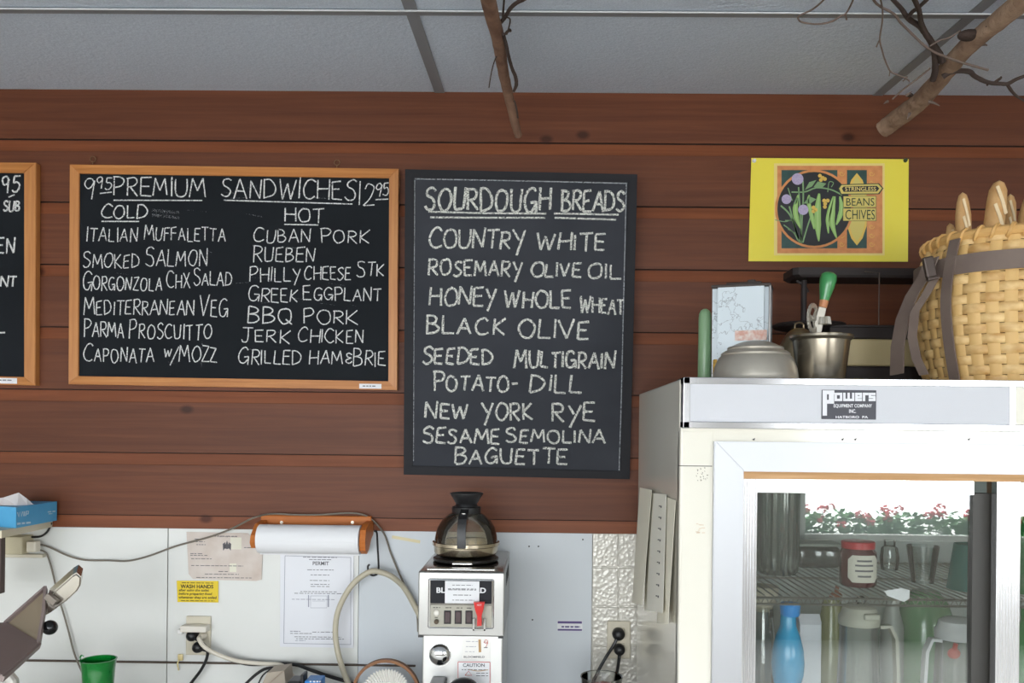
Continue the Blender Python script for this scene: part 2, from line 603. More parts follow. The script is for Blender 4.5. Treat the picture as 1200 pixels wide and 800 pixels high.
m_oak_v = M('oak_frame_upright', (176, 112, 58), 0.42, var=(6, (200, 138, 78), 0.5), stretch=(20, 8, 1))
m_orange = M('varnished_pine', (178, 100, 44), 0.45, var=(7, (196, 118, 58), 0.5), stretch=(1, 6, 14), spec=.25)
m_paper = M('paper', (226, 226, 228), 0.8)
m_ink = M('print_ink', (104, 102, 106), 0.9)
m_inkpale = M('pale_ink', (150, 152, 164), 0.9)
m_cream = M('cream_plastic', (214, 205, 182), 0.45)
m_beige = M('beige_plate', (206, 198, 178), 0.4)

def chalk(name, rgb, keep):
    m = bpy.data.materials.new(name)
    m.use_nodes = True
    nt = m.node_tree
    b = nt.nodes['Principled BSDF']
    b.inputs['Base Color'].default_value = lin(rgb)
    b.inputs['Roughness'].default_value = 1
    tc = nt.nodes.new('ShaderNodeTexCoord')
    n = nt.nodes.new('ShaderNodeTexNoise')
    n.inputs['Scale'].default_value = 420
    n.inputs['Detail'].default_value = 2
    mr = nt.nodes.new('ShaderNodeMapRange')
    mr.inputs[1].default_value, mr.inputs[2].default_value = keep - 0.1, keep + 0.1
    nt.links.new(tc.outputs['Object'], n.inputs['Vector'])
    nt.links.new(n.outputs['Fac'], mr.inputs[0])
    nt.links.new(mr.outputs[0], b.inputs['Alpha'])
    return m
m_chalk = chalk('chalk', (222, 222, 220), 0.40)
m_chalk2 = chalk('chalk_soft', (222, 222, 214), 0.45)
m_smear = chalk('chalk_smear', (150, 152, 156), 0.6)

# ================================================================== setting
XL, XR = -3.4, 4.6
zc = at(600, 108.3).z                              # the ceiling meets the wall here
SL = 0.058
def ceil_z(Y): return zc - SL * (D - Y)
def ceil_hit(px, py):
    n = Vector((0, SL, -1)).normalized()
    return hit(px, py, Vector((0, D, zc)), n)
# ---- board wall
lines = [108.3] + [167.5 + 73.6 * k for k in range(7)]
zs = [Zp(y, D, 570) for y in lines]
zbot = Zp(623, D, 570)
lip = 13 * D / FPX
prof = []                                           # (y, z, material) going down
z = zs[0] + 0.1
prof.append((D, z, 0)); 
for i, zz in enumerate(zs[1:]):
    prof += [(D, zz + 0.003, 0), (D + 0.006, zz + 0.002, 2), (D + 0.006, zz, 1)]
    nxt = zz - lip
    if i == len(zs) - 2: nxt = zbot
    prof += [(D + 0.001, nxt, 0), (D, nxt - 0.001, 0)]
prof.append((D + 0.02, zbot - 0.001, 0)); prof.append((D + 0.02, 0.0, 0))
mb = MB(); bm = mb.bm
va = [bm.verts.new((XL, y, z)) for y, z, _ in prof]; vb = [bm.verts.new((XR, y, z)) for y, z, _ in prof]
for i in range(len(prof) - 1):
    f = bm.faces.new((va[i], va[i + 1], vb[i + 1], vb[i])); 
    dz = prof[i][1] - prof[i + 1][1]
    f.material_index = 0
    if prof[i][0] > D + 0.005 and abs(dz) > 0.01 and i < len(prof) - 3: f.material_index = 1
    if abs(dz) < 0.0035 and i < len(prof) - 3 and prof[i + 1][0] > D + 0.004: f.material_index = 2
mb.box(XL, XR, D + 0.021, D + 0.10, 0, zc + 0.1)
struct(mb.build('wall_back', [m_wall, m_lip, m_gap]))
# ---- sheet panels under the boards
def panel(name, x0, x1, mat, front, z1=None):
    b = MB()
    b.box(x0, x1, front, D + 0.02, 0.0, zbot if z1 is None else z1, 0.0008)
    return struct(b.build(name, mat))
xs1, xs2, xs3, xs4 = Xp(195, D, 700), Xp(420, D, 700), Xp(693.5, D, 700), Xp(760, D, 700)
panel('trim_1', XL, xs1 - 0.0015, m_white, D + 0.007)
panel('trim_2', xs1 + 0.0015, xs2 - 0.0015, m_white, D + 0.006)
p3 = panel('trim_3', xs2, xs3, m_white2, D + 0.004)
b = MB()
for px, py in ((620, 640), (631, 640), (624, 726), (683, 632)):
    q = at(px, py, D + 0.004); b.disc((q.x, q.y, q.z), 0.0022, 0.001)
o = b.build('screw_hole', M('hole', (25, 24, 24), 0.9), p3)
# ---- pressed metal tile panel with crinkled cells
mt = bpy.data.materials.new('pressed_metal_tile'); mt.use_nodes = True
nt = mt.node_tree; L = nt.links.new; pb = nt.nodes['Principled BSDF']
pb.inputs['Base Color'].default_value = lin((206, 202, 192)); pb.inputs['Metallic'].default_value = 0.15; pb.inputs['Roughness'].default_value = 0.3
tc = nt.nodes.new('ShaderNodeTexCoord'); vo = nt.nodes.new('ShaderNodeTexVoronoi'); vo.inputs['Scale'].default_value = 95
n = nt.nodes.new('ShaderNodeTexNoise'); n.inputs['Scale'].default_value = 60; n.inputs['Detail'].default_value = 4
L(tc.outputs['Object'], vo.inputs['Vector']); L(tc.outputs['Object'], n.inputs['Vector'])
ad = nt.nodes.new('ShaderNodeMath'); ad.operation = 'ADD'; L(vo.outputs['Distance'], ad.inputs[0]); L(n.outputs['Fac'], ad.inputs[1])
bp = nt.nodes.new('ShaderNodeBump'); bp.inputs['Strength'].default_value = 0.35; bp.inputs['Distance'].default_value = 0.004
L(ad.outputs[0], bp.inputs['Height']); L(bp.outputs[0], pb.inputs['Normal'])
tb = MB()
tx = [693.5, 724, 752, 782]; ty = [624.5, 665, 711, 757, 803]
tb.box(xs3 + 0.001, Xp(775, D, 700), D + 0.012, D + 0.02, 0, zbot)
for i in range(3):
    for j in range(4):
        a = at(tx[i], ty[j], D + 0.01); c = at(tx[i + 1], ty[j + 1], D + 0.01)
        tb.box(a.x + 0.0025, c.x - 0.0005, D + 0.008, D + 0.013, c.z + 0.0025, min(a.z, zbot), 0.002)
struct(tb.build('trim_4', mt))
# ---- thin dark ledge strip low on the wall
q0, q1 = Zp(776.5, D, 300), Zp(778.2, D, 300)
b = MB(); b.box(XL, Xp(487, D, 770), D - 0.004, D + 0.006, q1, q0)
struct(b.build('trim_5', M('dark_joint', (74, 58, 46), 0.6)))
# ---- floor, side walls, street wall with two windows
b = MB(); b.box(XL - .1, XR + .1, YW - .15, D + .1, -0.1, 0.0); struct(b.build('floor', m_floor))
b = MB(); b.box(XL - .1, XL, YW - .15, D + .1, 0.0, zc + .1); struct(b.build('wall_left', m_plaster))
b = MB(); b.box(XR, XR + .1, YW - .15, D + .1, 0.0, zc + .1); struct(b.build('wall_right', m_plaster))
b = MB()
edges = [XL] + [v for w in WINS for v in w[:2]] + [XR]
for k in range(0, len(edges), 2): b.box(edges[k], edges[k + 1], YW - .12, YW, 0, zc + .1)
for wx0, wx1, wz0, wz1 in WINS:
    b.box(wx0, wx1, YW - .12, YW, 0, wz0); b.box(wx0, wx1, YW - .12, YW, wz1, zc + .1)
struct(b.build('wall_front', M('front_wall', (190, 184, 174), 0.8)))
for k, (wx0, wx1, wz0, wz1) in enumerate(WINS):
    b = MB()
    for x in (wx0 + .02, wx1 - .02): b.box(x - .02, x + .02, YW - .1, YW - .04, wz0, wz1, .003)
    for zz in (wz0 + .02, wz1 - .02): b.box(wx0, wx1, YW - .1, YW - .04, zz - .02, zz + .02, .003)
    struct(b.build('window_%d' % (k + 1), M('window_paint', (226, 224, 216), 0.5)))
b = MB(); b.box(-12, 14, -14, YW - .16, -0.2, -0.1); struct(b.build('ground', M('pavement', (196, 194, 188), 0.9)))
# ---- ceiling: sloping a little, tiles on a rail grid
def slab(x0, x1, y0, y1, t, drop):
    A = [(x0, y0, ceil_z(y0) - drop), (x1, y0, ceil_z(y0) - drop), (x1, y1, ceil_z(y1) - drop), (x0, y1, ceil_z(y1) - drop)]
    return A, [(x, y, z + t) for x, y, z in A]
b = MB(); b.hexa(*slab(XL, XR, YW, D - 0.0005, 0.08, 0.0)); struct(b.build('ceiling', m_ceil))
xa, xb = ceil_hit(515, 107).x, ceil_hit(1027, 112).x
pit = xb - xa
yb = ceil_hit(600, 14.5).y
b = MB()
for k in (-2.3, -1.15, 0, 1, 2, 3):
    x = xa + k * pit
    if XL < x < XR: b.hexa(*slab(x - .014, x + .014, YW, D - 0.002, 0.002, 0.003))
y = yb
while y > YW:
    b.hexa(*slab(XL, XR, y - .012, y + .012, 0.002, 0.0032))
    b.hexa(*slab(XL, XR, y - .016, y - .0125, 0.003, 0.006), mi=1)  # pale strip drawn as the highlight beside each cross rail
    y -= 0.61
struct(b.build('trim_6', [m_tbar, m_tglint]))
# counter the machines stand on
CT = 0.862
b = MB(); b.box(-2.3, Xp(796, 1.67, 700) - 0.012, 1.78, D - 0.005, CT - .04, CT, .004)
o = tag(b.build('counter', M('counter_top', (190, 186, 178), 0.35)), 'long pale counter top running along the wall under the coffee brewer', 'counter')
b2 = MB(); b2.box(-2.28, Xp(796, 1.67, 700) - 0.02, 1.84, D - 0.01, 0.0, CT - .04)
b2.build('cabinet_base', M('counter_front', (120, 92, 70), 0.6), o)

# ================================================================== chalkboards
def quad3(pts, Ys):
    return [at(px, py, Y) for (px, py), Y in zip(pts, Ys)]
def board(name, label, outer, inner, Yt, Yb, mats, thick=0.022, mitre=True):
    """outer / inner: picture corners TL TR BR BL; Yt, Yb: distance of its face at the top and at the bottom edge"""
    p = at(*outer[0], Yt); q = at(*outer[3], Yb)
    up = (p - q); n = Vector((1, 0, 0)).cross(up).normalized()
    if n.y > 0: n = -n
    O = [hit(x, y, p, n) for x, y in outer]
    I = [hit(x, y, p, n) for x, y in inner]
    base = Vector((sum(v.x for v in O) / 4, max(v.y for v in O), min(v.z for v in O)))
    t = thing(name, label, 'chalkboard', base)
    back = -n * thick
    fr = []
    for k in range(4):
        j = (k + 1) % 4
        quad = [O[k], O[j], I[j], I[k]]
        mbx = MB()
        bmx = bmesh.new()
        g = 0.0006
        quad = [v for v in quad]
        va = [bmx.verts.new(v) for v in quad]; vb = [bmx.verts.new(v + back) for v in quad]
        bmx.faces.new(va); bmx.faces.new(vb[::-1])
        for i in range(4): bmx.faces.new((va[i], vb[i], vb[(i + 1) % 4], va[(i + 1) % 4]))
        bmesh.ops.recalc_face_normals(bmx, faces=bmx.faces)
        ed = [e for e in bmx.edges if all(v in va for v in e.verts)]
        bmesh.ops.bevel(bmx, geom=ed, offset=0.0015, segments=2, affect='EDGES')
        mbx.merge(bmx)
        mbx.build('frame_rail', mats[0] if k % 2 == 0 else mats[1], t)
    dep = n * (-0.006)
    s = MB(); s.hexa([v + dep for v in I], [v + back for v in I]); sl = s.build('slate', mats[2], t)
    return t, (p + dep, n), sl

# ---- sandwich board
T, (P0, N0), sl = board('menu_chalkboard', 'oak-framed chalkboard listing premium sandwiches, cold and hot, left of the bread board',
    [(81.5, 192.5), (467, 197.5), (465, 457), (80, 450)], [(92.5, 203), (456, 208.5), (455, 446.5), (91.5, 440.5)], D - .024, D - .022, [m_oak, m_oak_v, m_slate])
fl = Flat(P0, N0, 0.0006)
WD = [('PREMIUM', 133, 240, 208, 229, 1), ('SANDWICHES', 259, 416, 209, 231.5, 1), ('COLD', 118, 172, 240, 255.5, 1), ('HOT', 334, 379, 244, 260, 1),
 ('ITALIAN', 101, 161, 264, 282, .86), ('MUFFALETTA', 169, 264, 264, 281.5, .86), ('SMOKED', 97, 163, 293.5, 313, .82), ('SALMON', 171, 243, 289, 311, .84),
 ('GORGONZOLA', 97, 190, 320, 339.5, .8), ('CHX', 195, 222, 317, 337, .84), ('SALAD', 227, 271, 315, 334, .82),
 ('MEDITERRANEAN', 98, 227, 349, 368, .86), ('VEG', 233, 266, 345, 370, .78), ('PARMA', 98, 145, 374, 394.5, .8), ('PROSCUITTO', 151, 248, 375, 396.5, .8),
 ('CAPONATA', 98, 180, 404, 423.5, .82), ('W', 192, 201, 408, 418, 1), ('/', 199, 209, 407, 426, 1), ('MOZZ', 210, 254, 403, 423, .84),
 ('CUBAN', 297, 364, 267, 283.5, .94), ('PORK', 376, 432, 268, 284.5, .9), ('RUEBEN', 296, 369, 288, 306.5, .9),
 ('PHILLY', 292, 352, 311, 329.5, .84), ('CHEESE', 356, 411, 310, 327.5, .84), ('STK', 418, 450, 305, 324, .8),
 ('GREEK', 291, 349, 335, 353, .86), ('EGGPLANT', 355, 447, 334, 351.5, .82), ('BBQ', 289, 343, 360, 378, 1), ('PORK', 355, 418, 361, 378.5, .86),
 ('JERK', 282, 339, 384, 401, .86), ('CHICKEN', 349, 426, 383, 401, .84), ('GRILLED', 279, 352, 407, 426, .84), ('HAM', 362, 401, 409, 426.5, .9),
 ('&', 404, 413, 414, 426, 1), ('BRIE', 414, 452, 409, 428.5, .88), ('95', 113, 131, 207, 221, 1), ('9', 98, 112, 206, 232, 1), ('12', 420, 439, 213, 240, 1), ('95', 440, 455, 215, 229, 1)]
for w_, a, c, yt, yb_, sm in WD:
    write(fl, w_, a, c, yt, yb_, 1.35 if sm < 1 or len(w_) < 3 else 1.6, sm)
for a in ([(133, 234.5), (237, 234.8)], [(262, 234.5), (330, 236.5), (413, 239)], [(119, 259.3), (163, 259.4)], [(333, 262.8), (373, 263.5)], [(117, 226.5), (131, 225)], [(440, 233.8), (455, 233.2)]):
    fl.line(a, 1.4)
fl.build('chalk_lettering', m_chalk, sl)
fl = Flat(P0, N0, 0.0004)
for _ in range(26):
    x, y = random.uniform(105, 440), random.uniform(215, 430)
    fl.line([(x, y), (x + random.uniform(4, 26), y + random.uniform(-2, 4))], random.uniform(.4, .9))
for y in (246, 252): fl.line([(178, y), (210, y + 3)], 3)
fl.line([(237, 400), (236, 430)], 1.0)
fl.build('chalk_smear', m_smear, sl)
fl = Flat(P0, N0, 0.0068); fl.rect(421, 449.5, 447, 455, 0, 0, .01); fl.greek(425, 440, 451.5, 1.2, 1, .0003)
fl.build('label_sticker', [m_paper, m_ink], T)
for px, py in ((109, 186.5), (395, 190.5)):
    c = at(px, py, D - .006); e = MB()
    e.tube([(c.x + .0075 * math.cos(k * .5), c.y, c.z + .0075 * math.sin(k * .5)) for k in range(13)], .0013, 6)
    e.tube([(c.x, c.y, c.z - .007), (c.x, c.y - .002, c.z - .014)], .0013, 6)
    lab(e.build('screw_eye', M('dull_brass', (150, 120, 90), .4, .8), T, True), 'small metal hanging eye')
# ---- board at the left edge of the picture
T, (P0, N0), sl = board('menu_chalkboard', 'oak-framed chalkboard cut off by the left edge of the photo',
    [(-330, 187), (42, 190.5), (41, 451.5), (-330, 444)], [(-318, 198), (28, 202.5), (28, 441.5), (-318, 433)], D - .024, D - .022, [m_oak, m_oak_v, m_slate])
fl = Flat(P0, N0, 0.0006)
for w_, a, c, yt, yb_, sm in (('95', 2, 23, 207, 225, 1), ('SUB', 4, 23, 235, 247, 1), ('EN', -3, 17, 278, 296, 1), ('NT', 0, 19, 324, 336, 1)): write(fl, w_, a, c, yt, yb_, 2.0, sm)
fl.line([(10, 231), (17, 228)], 1.6); fl.line([(-6, 390), (6, 389.5)], 1.8)
fl.build('chalk_lettering', m_chalk, sl)
fl = Flat(P0, N0, 0.0068); fl.rect(-10, 442.5, 20, 449, 0, 0, .015); fl.greek(-8, 14, 444.5, 1.2, 1, .0003)
fl.build('label_sticker', [m_paper, m_ink], T)
# ---- bread board, leaning out at the top
T, (P0, N0), sl = board('menu_chalkboard', 'black-framed chalkboard listing sourdough breads, hung right of the sandwich board',
    [(474.5, 198), (747, 204), (738, 561.5), (473, 556)], [(485, 208), (736, 213.5), (727, 552), (483.5, 545.5)], D - .085, D - .022, [m_blkframe, m_blkframe, m_slate2], 0.02)
fl = Flat(P0, N0, 0.0006)
WD = [('SOURDOUGH', 498, 645, 219, 246, .95, 3.3), ('BREADS', 658, 731, 223, 247, .95, 3.2), ('COUNTRY', 502, 614, 268, 290, .95, 2.8), ('WHITE', 629, 709, 272, 293, .95, 2.9),
 ('ROSEMARY', 502, 611, 303, 322.5, .92, 2.8), ('OLIVE', 622, 680, 307, 323.5, .92, 2.8), ('OIL', 688, 727, 309, 326, 1, 2.8), ('HONEY', 503, 581, 336, 357, .95, 2.9),
 ('WHOLE', 591, 669, 340, 360.5, .97, 3.0), ('WHEAT', 679, 731, 346, 367, .82, 2.7), ('BLACK', 499, 592, 370.5, 391, .95, 2.9), ('OLIVE', 607, 690, 374, 396, .95, 3.0),
 ('SEEDED', 495, 577, 407, 426, .95, 3.0), ('MULTIGRAIN', 602, 720, 409, 430, .9, 3.0), ('POTATO-', 508, 607, 437, 458, .86, 2.9), ('DILL', 620, 681, 438, 458.5, .95, 2.9),
 ('NEW', 498, 548, 471, 490, .95, 2.9), ('YORK', 565, 624, 471, 491.5, .95, 2.9), ('RYE', 646, 696, 472, 493, .95, 3.0), ('SESAME', 495, 586, 498.5, 518.5, .86, 2.8),
 ('SEMOLINA', 593, 708, 501, 518, .88, 2.7), ('BAGUETTE', 533, 665, 524, 542.5, .95, 2.8)]
for w_, a, c, yt, yb_, sm, ww in WD: write(fl, w_, a, c, yt, yb_, ww * .92, sm)
for a in ([(502, 248), (570, 249.8), (640, 250.2)], [(504, 254.6), (570, 255), (639, 255)], [(649, 250), (725, 251.5)], [(650, 255), (722, 257.3)]): fl.line(a, 2.1)
fl.build('chalk_lettering', m_chalk2, sl)
fl = Flat(P0, N0, 0.0004)
fl.line([(486.5, 209.5), (600, 211.6), (735, 214.8)], 1.3); fl.line([(486, 211), (485, 400), (484.5, 540)], 1.0); fl.line([(734, 216), (728, 470), (725.5, 551)], 1.1)
fl.build('chalk_smear', chalk('chalk_edge', (170, 172, 176), 0.45), sl)

# ================================================================== poster
Y = D - 0.004
pm = [M('poster_yellow', (238, 218, 66), .3, var=(4, (240, 226, 88), .6)), M('poster_cream', (236, 214, 132), .35), M('poster_orange', (222, 150, 92), .4, var=(60, (206, 132, 78), .4)), M('poster_teal', (54, 86, 80), .4, var=(30, (40, 66, 64), .5)),
      M('poster_black', (34, 34, 38), .4), M('poster_ochre', (214, 196, 108), .4), M('poster_green', (150, 190, 106), .4), M('poster_leaf', (128, 162, 112), .4),
      M('poster_lilac', (190, 178, 204), .5, var=(300, (168, 152, 190), .3)), M('poster_gold', (226, 190, 90), .4), M('poster_dkgreen', (44, 60, 40), .4), M('poster_pale', (168, 200, 128), .4)]
T = thing('poster', 'yellow poster of beans and chives pinned to the boards above the refrigerator', 'poster', at(972, 306, D))
f = Flat((0, D - .003, 0), (0, -1, 0)); f.poly([(880.5, 185), (1065, 186.5), (1064, 306.5), (877, 306)], 0)
sheet = f.build('sheet', pm, T)
def pz(x, y): return (870 + x / 6, 180 + y / 6)          # local frame of the print
f = Flat((0, D - .0032, 0), (0, -1, 0))
def rz(x0, y0, x1, y1, mi, lay): f.poly([pz(x0, y0), pz(x1, y0), pz(x1, y1), pz(x0, y1)], mi, lay)
def lz(pts, w, mi, lay): 
    q = catmull([pz(*p) for p in pts]) if len(pts) > 2 else [pz(*p) for p in pts]
    f.line(q, w, mi, lay)
U = .0001
rz(222, 68, 1000, 715, 1, U); rz(245, 85, 985, 700, 2, 2 * U)
rz(275, 115, 668, 665, 3, 3 * U); rz(735, 115, 875, 665, 3, 3 * U)
f.poly([pz(805 + a * (72 if k else 72), 390 + c) for k in (0,) for a, c in [(0, -255), (.55, -205), (.95, -120), (1, 0), (.95, 120), (.55, 205), (0, 255), (-.55, 205), (-.95, 120), (-1, 0), (-.95, -120), (-.55, -205)]], 9, 4 * U)
f.poly([pz(805 + a * 60, 390 + c) for a, c in [(0, -230), (.55, -180), (.95, -100), (1, 0), (.95, 100), (.55, 180), (0, 230), (-.55, 180), (-.95, 100), (-1, 0), (-.95, -100), (-.55, -180)]], 5, 5 * U)
f.circle(*pz(505, 388), 46, 2, 6 * U); f.circle(*pz(505, 388), 43.3, 10, 7 * U); f.circle(*pz(505, 388), 42.6, 4, 8 * U)
for y in range(140, 660, 62):
    for x0 in (700, 910):
        q = [pz(x0 - 2 + 20 * math.cos(t * .6) * (1 - t / 14), y + 20 * math.sin(t * .6) * (1 - t / 14)) for t in range(12)]
        f.line(q, .5, 9, 4 * U)
# stalks and leaves
for pts, w in (([(425, 190), (428, 300), (420, 450), (410, 630)], 1.8), ([(395, 235), (405, 400), (415, 630)], 1.6), ([(320, 240), (350, 330)], 1.2), ([(270, 365), (340, 440), (395, 600)], 1.9),
               ([(330, 370), (360, 480), (400, 620)], 1.8), ([(300, 470), (350, 470)], 1.2), ([(490, 415), (455, 520), (425, 625)], 1.6), ([(290, 500), (360, 555), (390, 610)], 1.4), ([(320, 530), (375, 560)], 1.0),
               ([(230, 465), (300, 478), (355, 460)], .9), ([(345, 270), (440, 268), (520, 240), (620, 252), (700, 290)], 1.6), ([(600, 270), (610, 200), (640, 205), (625, 235)], .9)):
    lz(pts, w, 7, 9 * U)
for pts, w in (([(470, 290), (465, 340), (490, 450), (505, 530)], [.8, 3, 3.2, .6]), ([(540, 280), (530, 380), (530, 500), (537, 615)], [1.2, 5.2, 5.4, .6]), ([(640, 300), (612, 400), (600, 470), (605, 560)], [.8, 3.2, 3.2, .6]),
               ([(650, 300), (632, 420), (632, 500), (662, 592)], [1, 4.6, 4.4, .6]), ([(685, 300), (698, 380), (685, 440), (660, 500)], [.8, 4.2, 3.8, .6]), ([(392, 290), (372, 380), (380, 450), (408, 525)], [.8, 4, 4, .6])):
    P_ = [pz(*p) for p in pts]; q = catmull(P_)
    W_ = [w[min(i // 5, 3)] * (1 - (i % 5) / 5) + w[min(i // 5 + 1, 3)] * ((i % 5) / 5) for i in range(len(q))]
    W_ = [v * 1.35 + .5 for v in W_]; f.line(q, W_, 6, 10 * U); f.line(q[1:-1], [v * .3 for v in W_[1:-1]], 11, 11 * U)
for pts in ([(440, 255), (470, 200), (520, 185), (490, 230)], [(500, 235), (530, 195), (590, 210), (560, 240)], [(430, 350), (470, 300), (520, 320), (480, 350)], [(360, 350), (385, 300), (395, 320), (372, 360)]): f.poly([pz(*p) for p in pts], 7, 11 * U)
for x, y, r in ((388, 178, 6.8), (310, 320, 5.7), (428, 394, 6)): f.circle(*pz(x, y), r, 8, 12 * U)
for x, y in ((545, 155), (565, 170), (552, 185), (580, 178), (575, 330), (600, 330), (582, 352), (580, 374), (500, 378), (515, 395), (500, 405)): f.circle(*pz(x, y), 2.3, 9, 12 * U, 10)
rz(708, 297, 942, 378, 10, 13 * U); rz(711, 300, 939, 375, 5, 14 * U); rz(706, 382, 942, 474, 10, 13 * U); rz(709, 385, 939, 471, 5, 14 * U)
f.poly([pz(*p) for p in ((670, 245), (690, 215), (960, 208), (992, 243), (962, 285), (690, 288))], 10, 13 * U)
f.poly([pz(*p) for p in ((680, 245), (697, 221), (955, 214), (982, 243), (955, 279), (697, 282))], 5, 14 * U)
f.poly([pz(*p) for p in ((700, 245), (712, 231), (945, 226), (962, 245), (945, 266), (712, 268))], 4, 15 * U)
f.build('printed_picture', pm, sheet)
f = Flat((0, D - .0052, 0), (0, -1, 0))
typeset(f, 'BEANS', *pz(730, 312), *pz(928, 366), 0); typeset(f, 'CHIVES', *pz(724, 394), *pz(932, 462), 0); typeset(f, 'STRINGLESS', *pz(722, 233), *pz(940, 262), 1, 0, .01)
f.build('printed_lettering', [pm[10], pm[1]], sheet)
for px, py, m, nm in ((884, 188, m_paper, 'white push pin'), (1061.5, 187.5, M('pin_green', (40, 62, 48), .4), 'dark green push pin')):
    q = at(px, py, D - .006); b = MB(); b.disc((q.x, q.y, q.z), .0062, .008, r2=.004); lab(b.build('push_pin', m, T, True), nm)

# ================================================================== papers and stickers on the lower wall
YP = D + .002
def paper(name, label, cat, pts, mats, draw=None, Y=None):
    f = Flat((0, Y if Y else YP, 0), (0, -1, 0))
    b = MB(); n = Vector((0, .0012, 0)); q = [f.P(*p) for p in pts]
    b.hexa(q, [v + n for v in q])
    t = tag(b.build(name, mats[0]), label, cat)
    f.bm.free()
    if draw:
        g = Flat((0, (Y if Y else YP) - .0003, 0), (0, -1, 0)); draw(g); g.build('printing', mats[1:], t)
    return t
m_y = M('sign_yellow', (226, 196, 22), .45); m_bk = M('sign_black', (26, 24, 14), .6)
def d(g):
    typeset(g, 'WASH HANDS', 211.5, 684.5, 250, 689, 0, 0, .03, .01)
    typeset(g, 'after using the toilet', 209.5, 689.6, 245, 693.4, 0, 0, .02, .01, .2); typeset(g, 'before preparing food', 209.5, 693.8, 248.5, 697.6, 0, 0, .02, .01, .2); typeset(g, 'whenever they are soiled', 209.5, 698, 254, 702, 0, 0, .02, .01, .2)
    g.greek(213, 250, 682.2, .8, 0); g.greek(212, 252, 703.2, .7, 0)
paper('wash_hands_sign', 'small yellow sign about washing hands, stuck to the white wall', 'sign', [(207, 680.2), (255.7, 680.6), (255.7, 705.8), (208, 705.2)], [m_y, m_bk], d)
m_old = M('old_paper', (216, 206, 198), .6, var=(18, (196, 180, 168), .5)); m_stain = M('old_paper_patch', (222, 218, 200), .6)
def d(g):
    g.rect(270, 629.5, 283, 643.5, 1, 0); g.rect(269, 660, 277, 670, 1, 0)
    for x0, x1, y in ((248, 278, 627.5), (228, 238, 631), (229, 240, 634), (230, 241, 637.5), (223, 237, 648), (223, 243, 650), (224, 248, 654), (224, 285, 662), (256, 267, 669), (240, 280, 672), (286, 300, 641), (230, 296, 676)): g.greek(x0, x1, y, .8, 0, .0001)
    typeset(g, 'Pennsylvania', 255, 627.4, 278, 629.6, 0, .0001)
    g.circle(266, 640, 3.2, 0, .0001, 12); g.poly([(261, 637), (264, 635), (264, 642), (261.5, 645)], 0, .0001); g.poly([(271, 637), (268, 635), (268, 642), (270.5, 645)], 0, .0001); g.poly([(264.5, 637), (266, 633), (267.5, 637)], 0, .0001)
paper('certificate', 'aged pinkish certificate with stained edges beside the paper towel holder', 'certificate',
      [(218.5, 623), (290, 624.5), (308, 640), (306.5, 679), (300, 680.5), (262, 679.5), (226, 678), (221, 672)], [m_old, m_ink, m_stain], d)
m_doc = M('laminated_paper', (222, 223, 228), .3)
def d(g):
    for a in ([(334, 651), (411, 653)], [(411, 653), (411, 755)], [(411, 755), (332.5, 753.5)], [(332.5, 753.5), (334, 651)]): g.line(a, .6, 1)
    typeset(g, 'PERMIT', 366.5, 657.6, 385.5, 662, 0, 0, .02, .01)
    for x0, x1, y, mi in ((355, 395, 652.3, 0), (362, 389, 655, 0), (360, 391, 667, 0), (364, 386, 673, 0), (363, 386, 679.5, 0), (364, 386, 684, 0), (364, 386, 686.5, 0), (352, 395, 692.5, 0), (345, 402, 694.5, 0),
                          (342, 392, 701.5, 1), (340, 352, 739, 0), (366, 391, 740, 0), (340, 366, 741.5, 0), (345, 400, 745.5, 0), (347, 403, 747.8, 0), (346, 358, 750, 1)): g.greek(x0, x1, y, .7, mi)
    g.rect(361, 697, 362.2, 711, 1); g.rect(384, 697, 385.5, 711, 1); g.line([(364, 698), (383, 698), (383, 712), (364, 712), (364, 698)], .5, 1); g.line([(366, 704), (381, 704)], .4, 1)
paper('permit', 'laminated white permit sheet hanging below the paper towel roll', 'document', [(328.5, 645), (414.5, 646.5), (414, 759), (328, 757.5)], [m_doc, m_ink, m_inkpale], d)
def d(g):
    g.rect(653.5, 727.5, 682, 730.2, 0, 0, .01); g.rect(653.5, 736.6, 682, 738.6, 0, 0, .01); g.greek(658, 680, 733.2, 1.8, 0)
paper('service_sticker', 'small white and purple sticker on the blue-white panel left of the tiles', 'sticker', [(653, 727), (682.5, 727.3), (682.5, 739), (653, 738.7)], [m_paper, M('sticker_purple', (82, 64, 122), .5)], d, D + .0025)
paper('tape_strip', 'short strip of yellowed tape on the wall left of the coffee pot', 'tape', [(459.5, 627), (492.5, 633), (492, 636.5), (459, 630.5)], [M('old_tape', (216, 204, 160), .4)], None, D + .0025)
# ================================================================== refrigerator
YF = 1.67
fx0 = Xp(797.5, YF, 560); fx1 = fx0 + 1.26
ZT = Zp(443, YF, 801)                                # top of the cabinet
m_enamel = M('enamel', (234, 230, 217), .16, coat=.25)
m_alu = M('aluminium', (178, 179, 182), .42, 1.0, bump=(5, .01))
m_alu_d = M('aluminium_fluted', (226, 226, 228), .22, 1.0)
m_liner = M('liner', (196, 202, 198), .5)
F = thing('refrigerator', 'large white glass-door refrigerator standing against the wall on the right', 'refrigerator', ((fx0 + fx1) / 2, (YF + D) / 2, 0))
zo0, zo1 = .50, Zp(517, YF, 840)                      # door opening, bottom and top
xo0 = Xp(836, YF, 600)
xo1 = fx1 - (xo0 - fx0)
b = MB()
yb0 = YF + .008
b.box(fx0, fx0 + .045, yb0 + .012, D - .012, .03, ZT - .0006, .004)       # left side
b.box(fx1 - .045, fx1, yb0 + .012, D - .012, .03, ZT - .0006, .004)
b.box(fx0 + .0008, fx1 - .0008, yb0 + .014, D - .0126, ZT - .05, ZT, .003)
b.box(fx0 + .001, fx1 - .001, D - .06, D - .0124, .031, ZT - .001, .003)
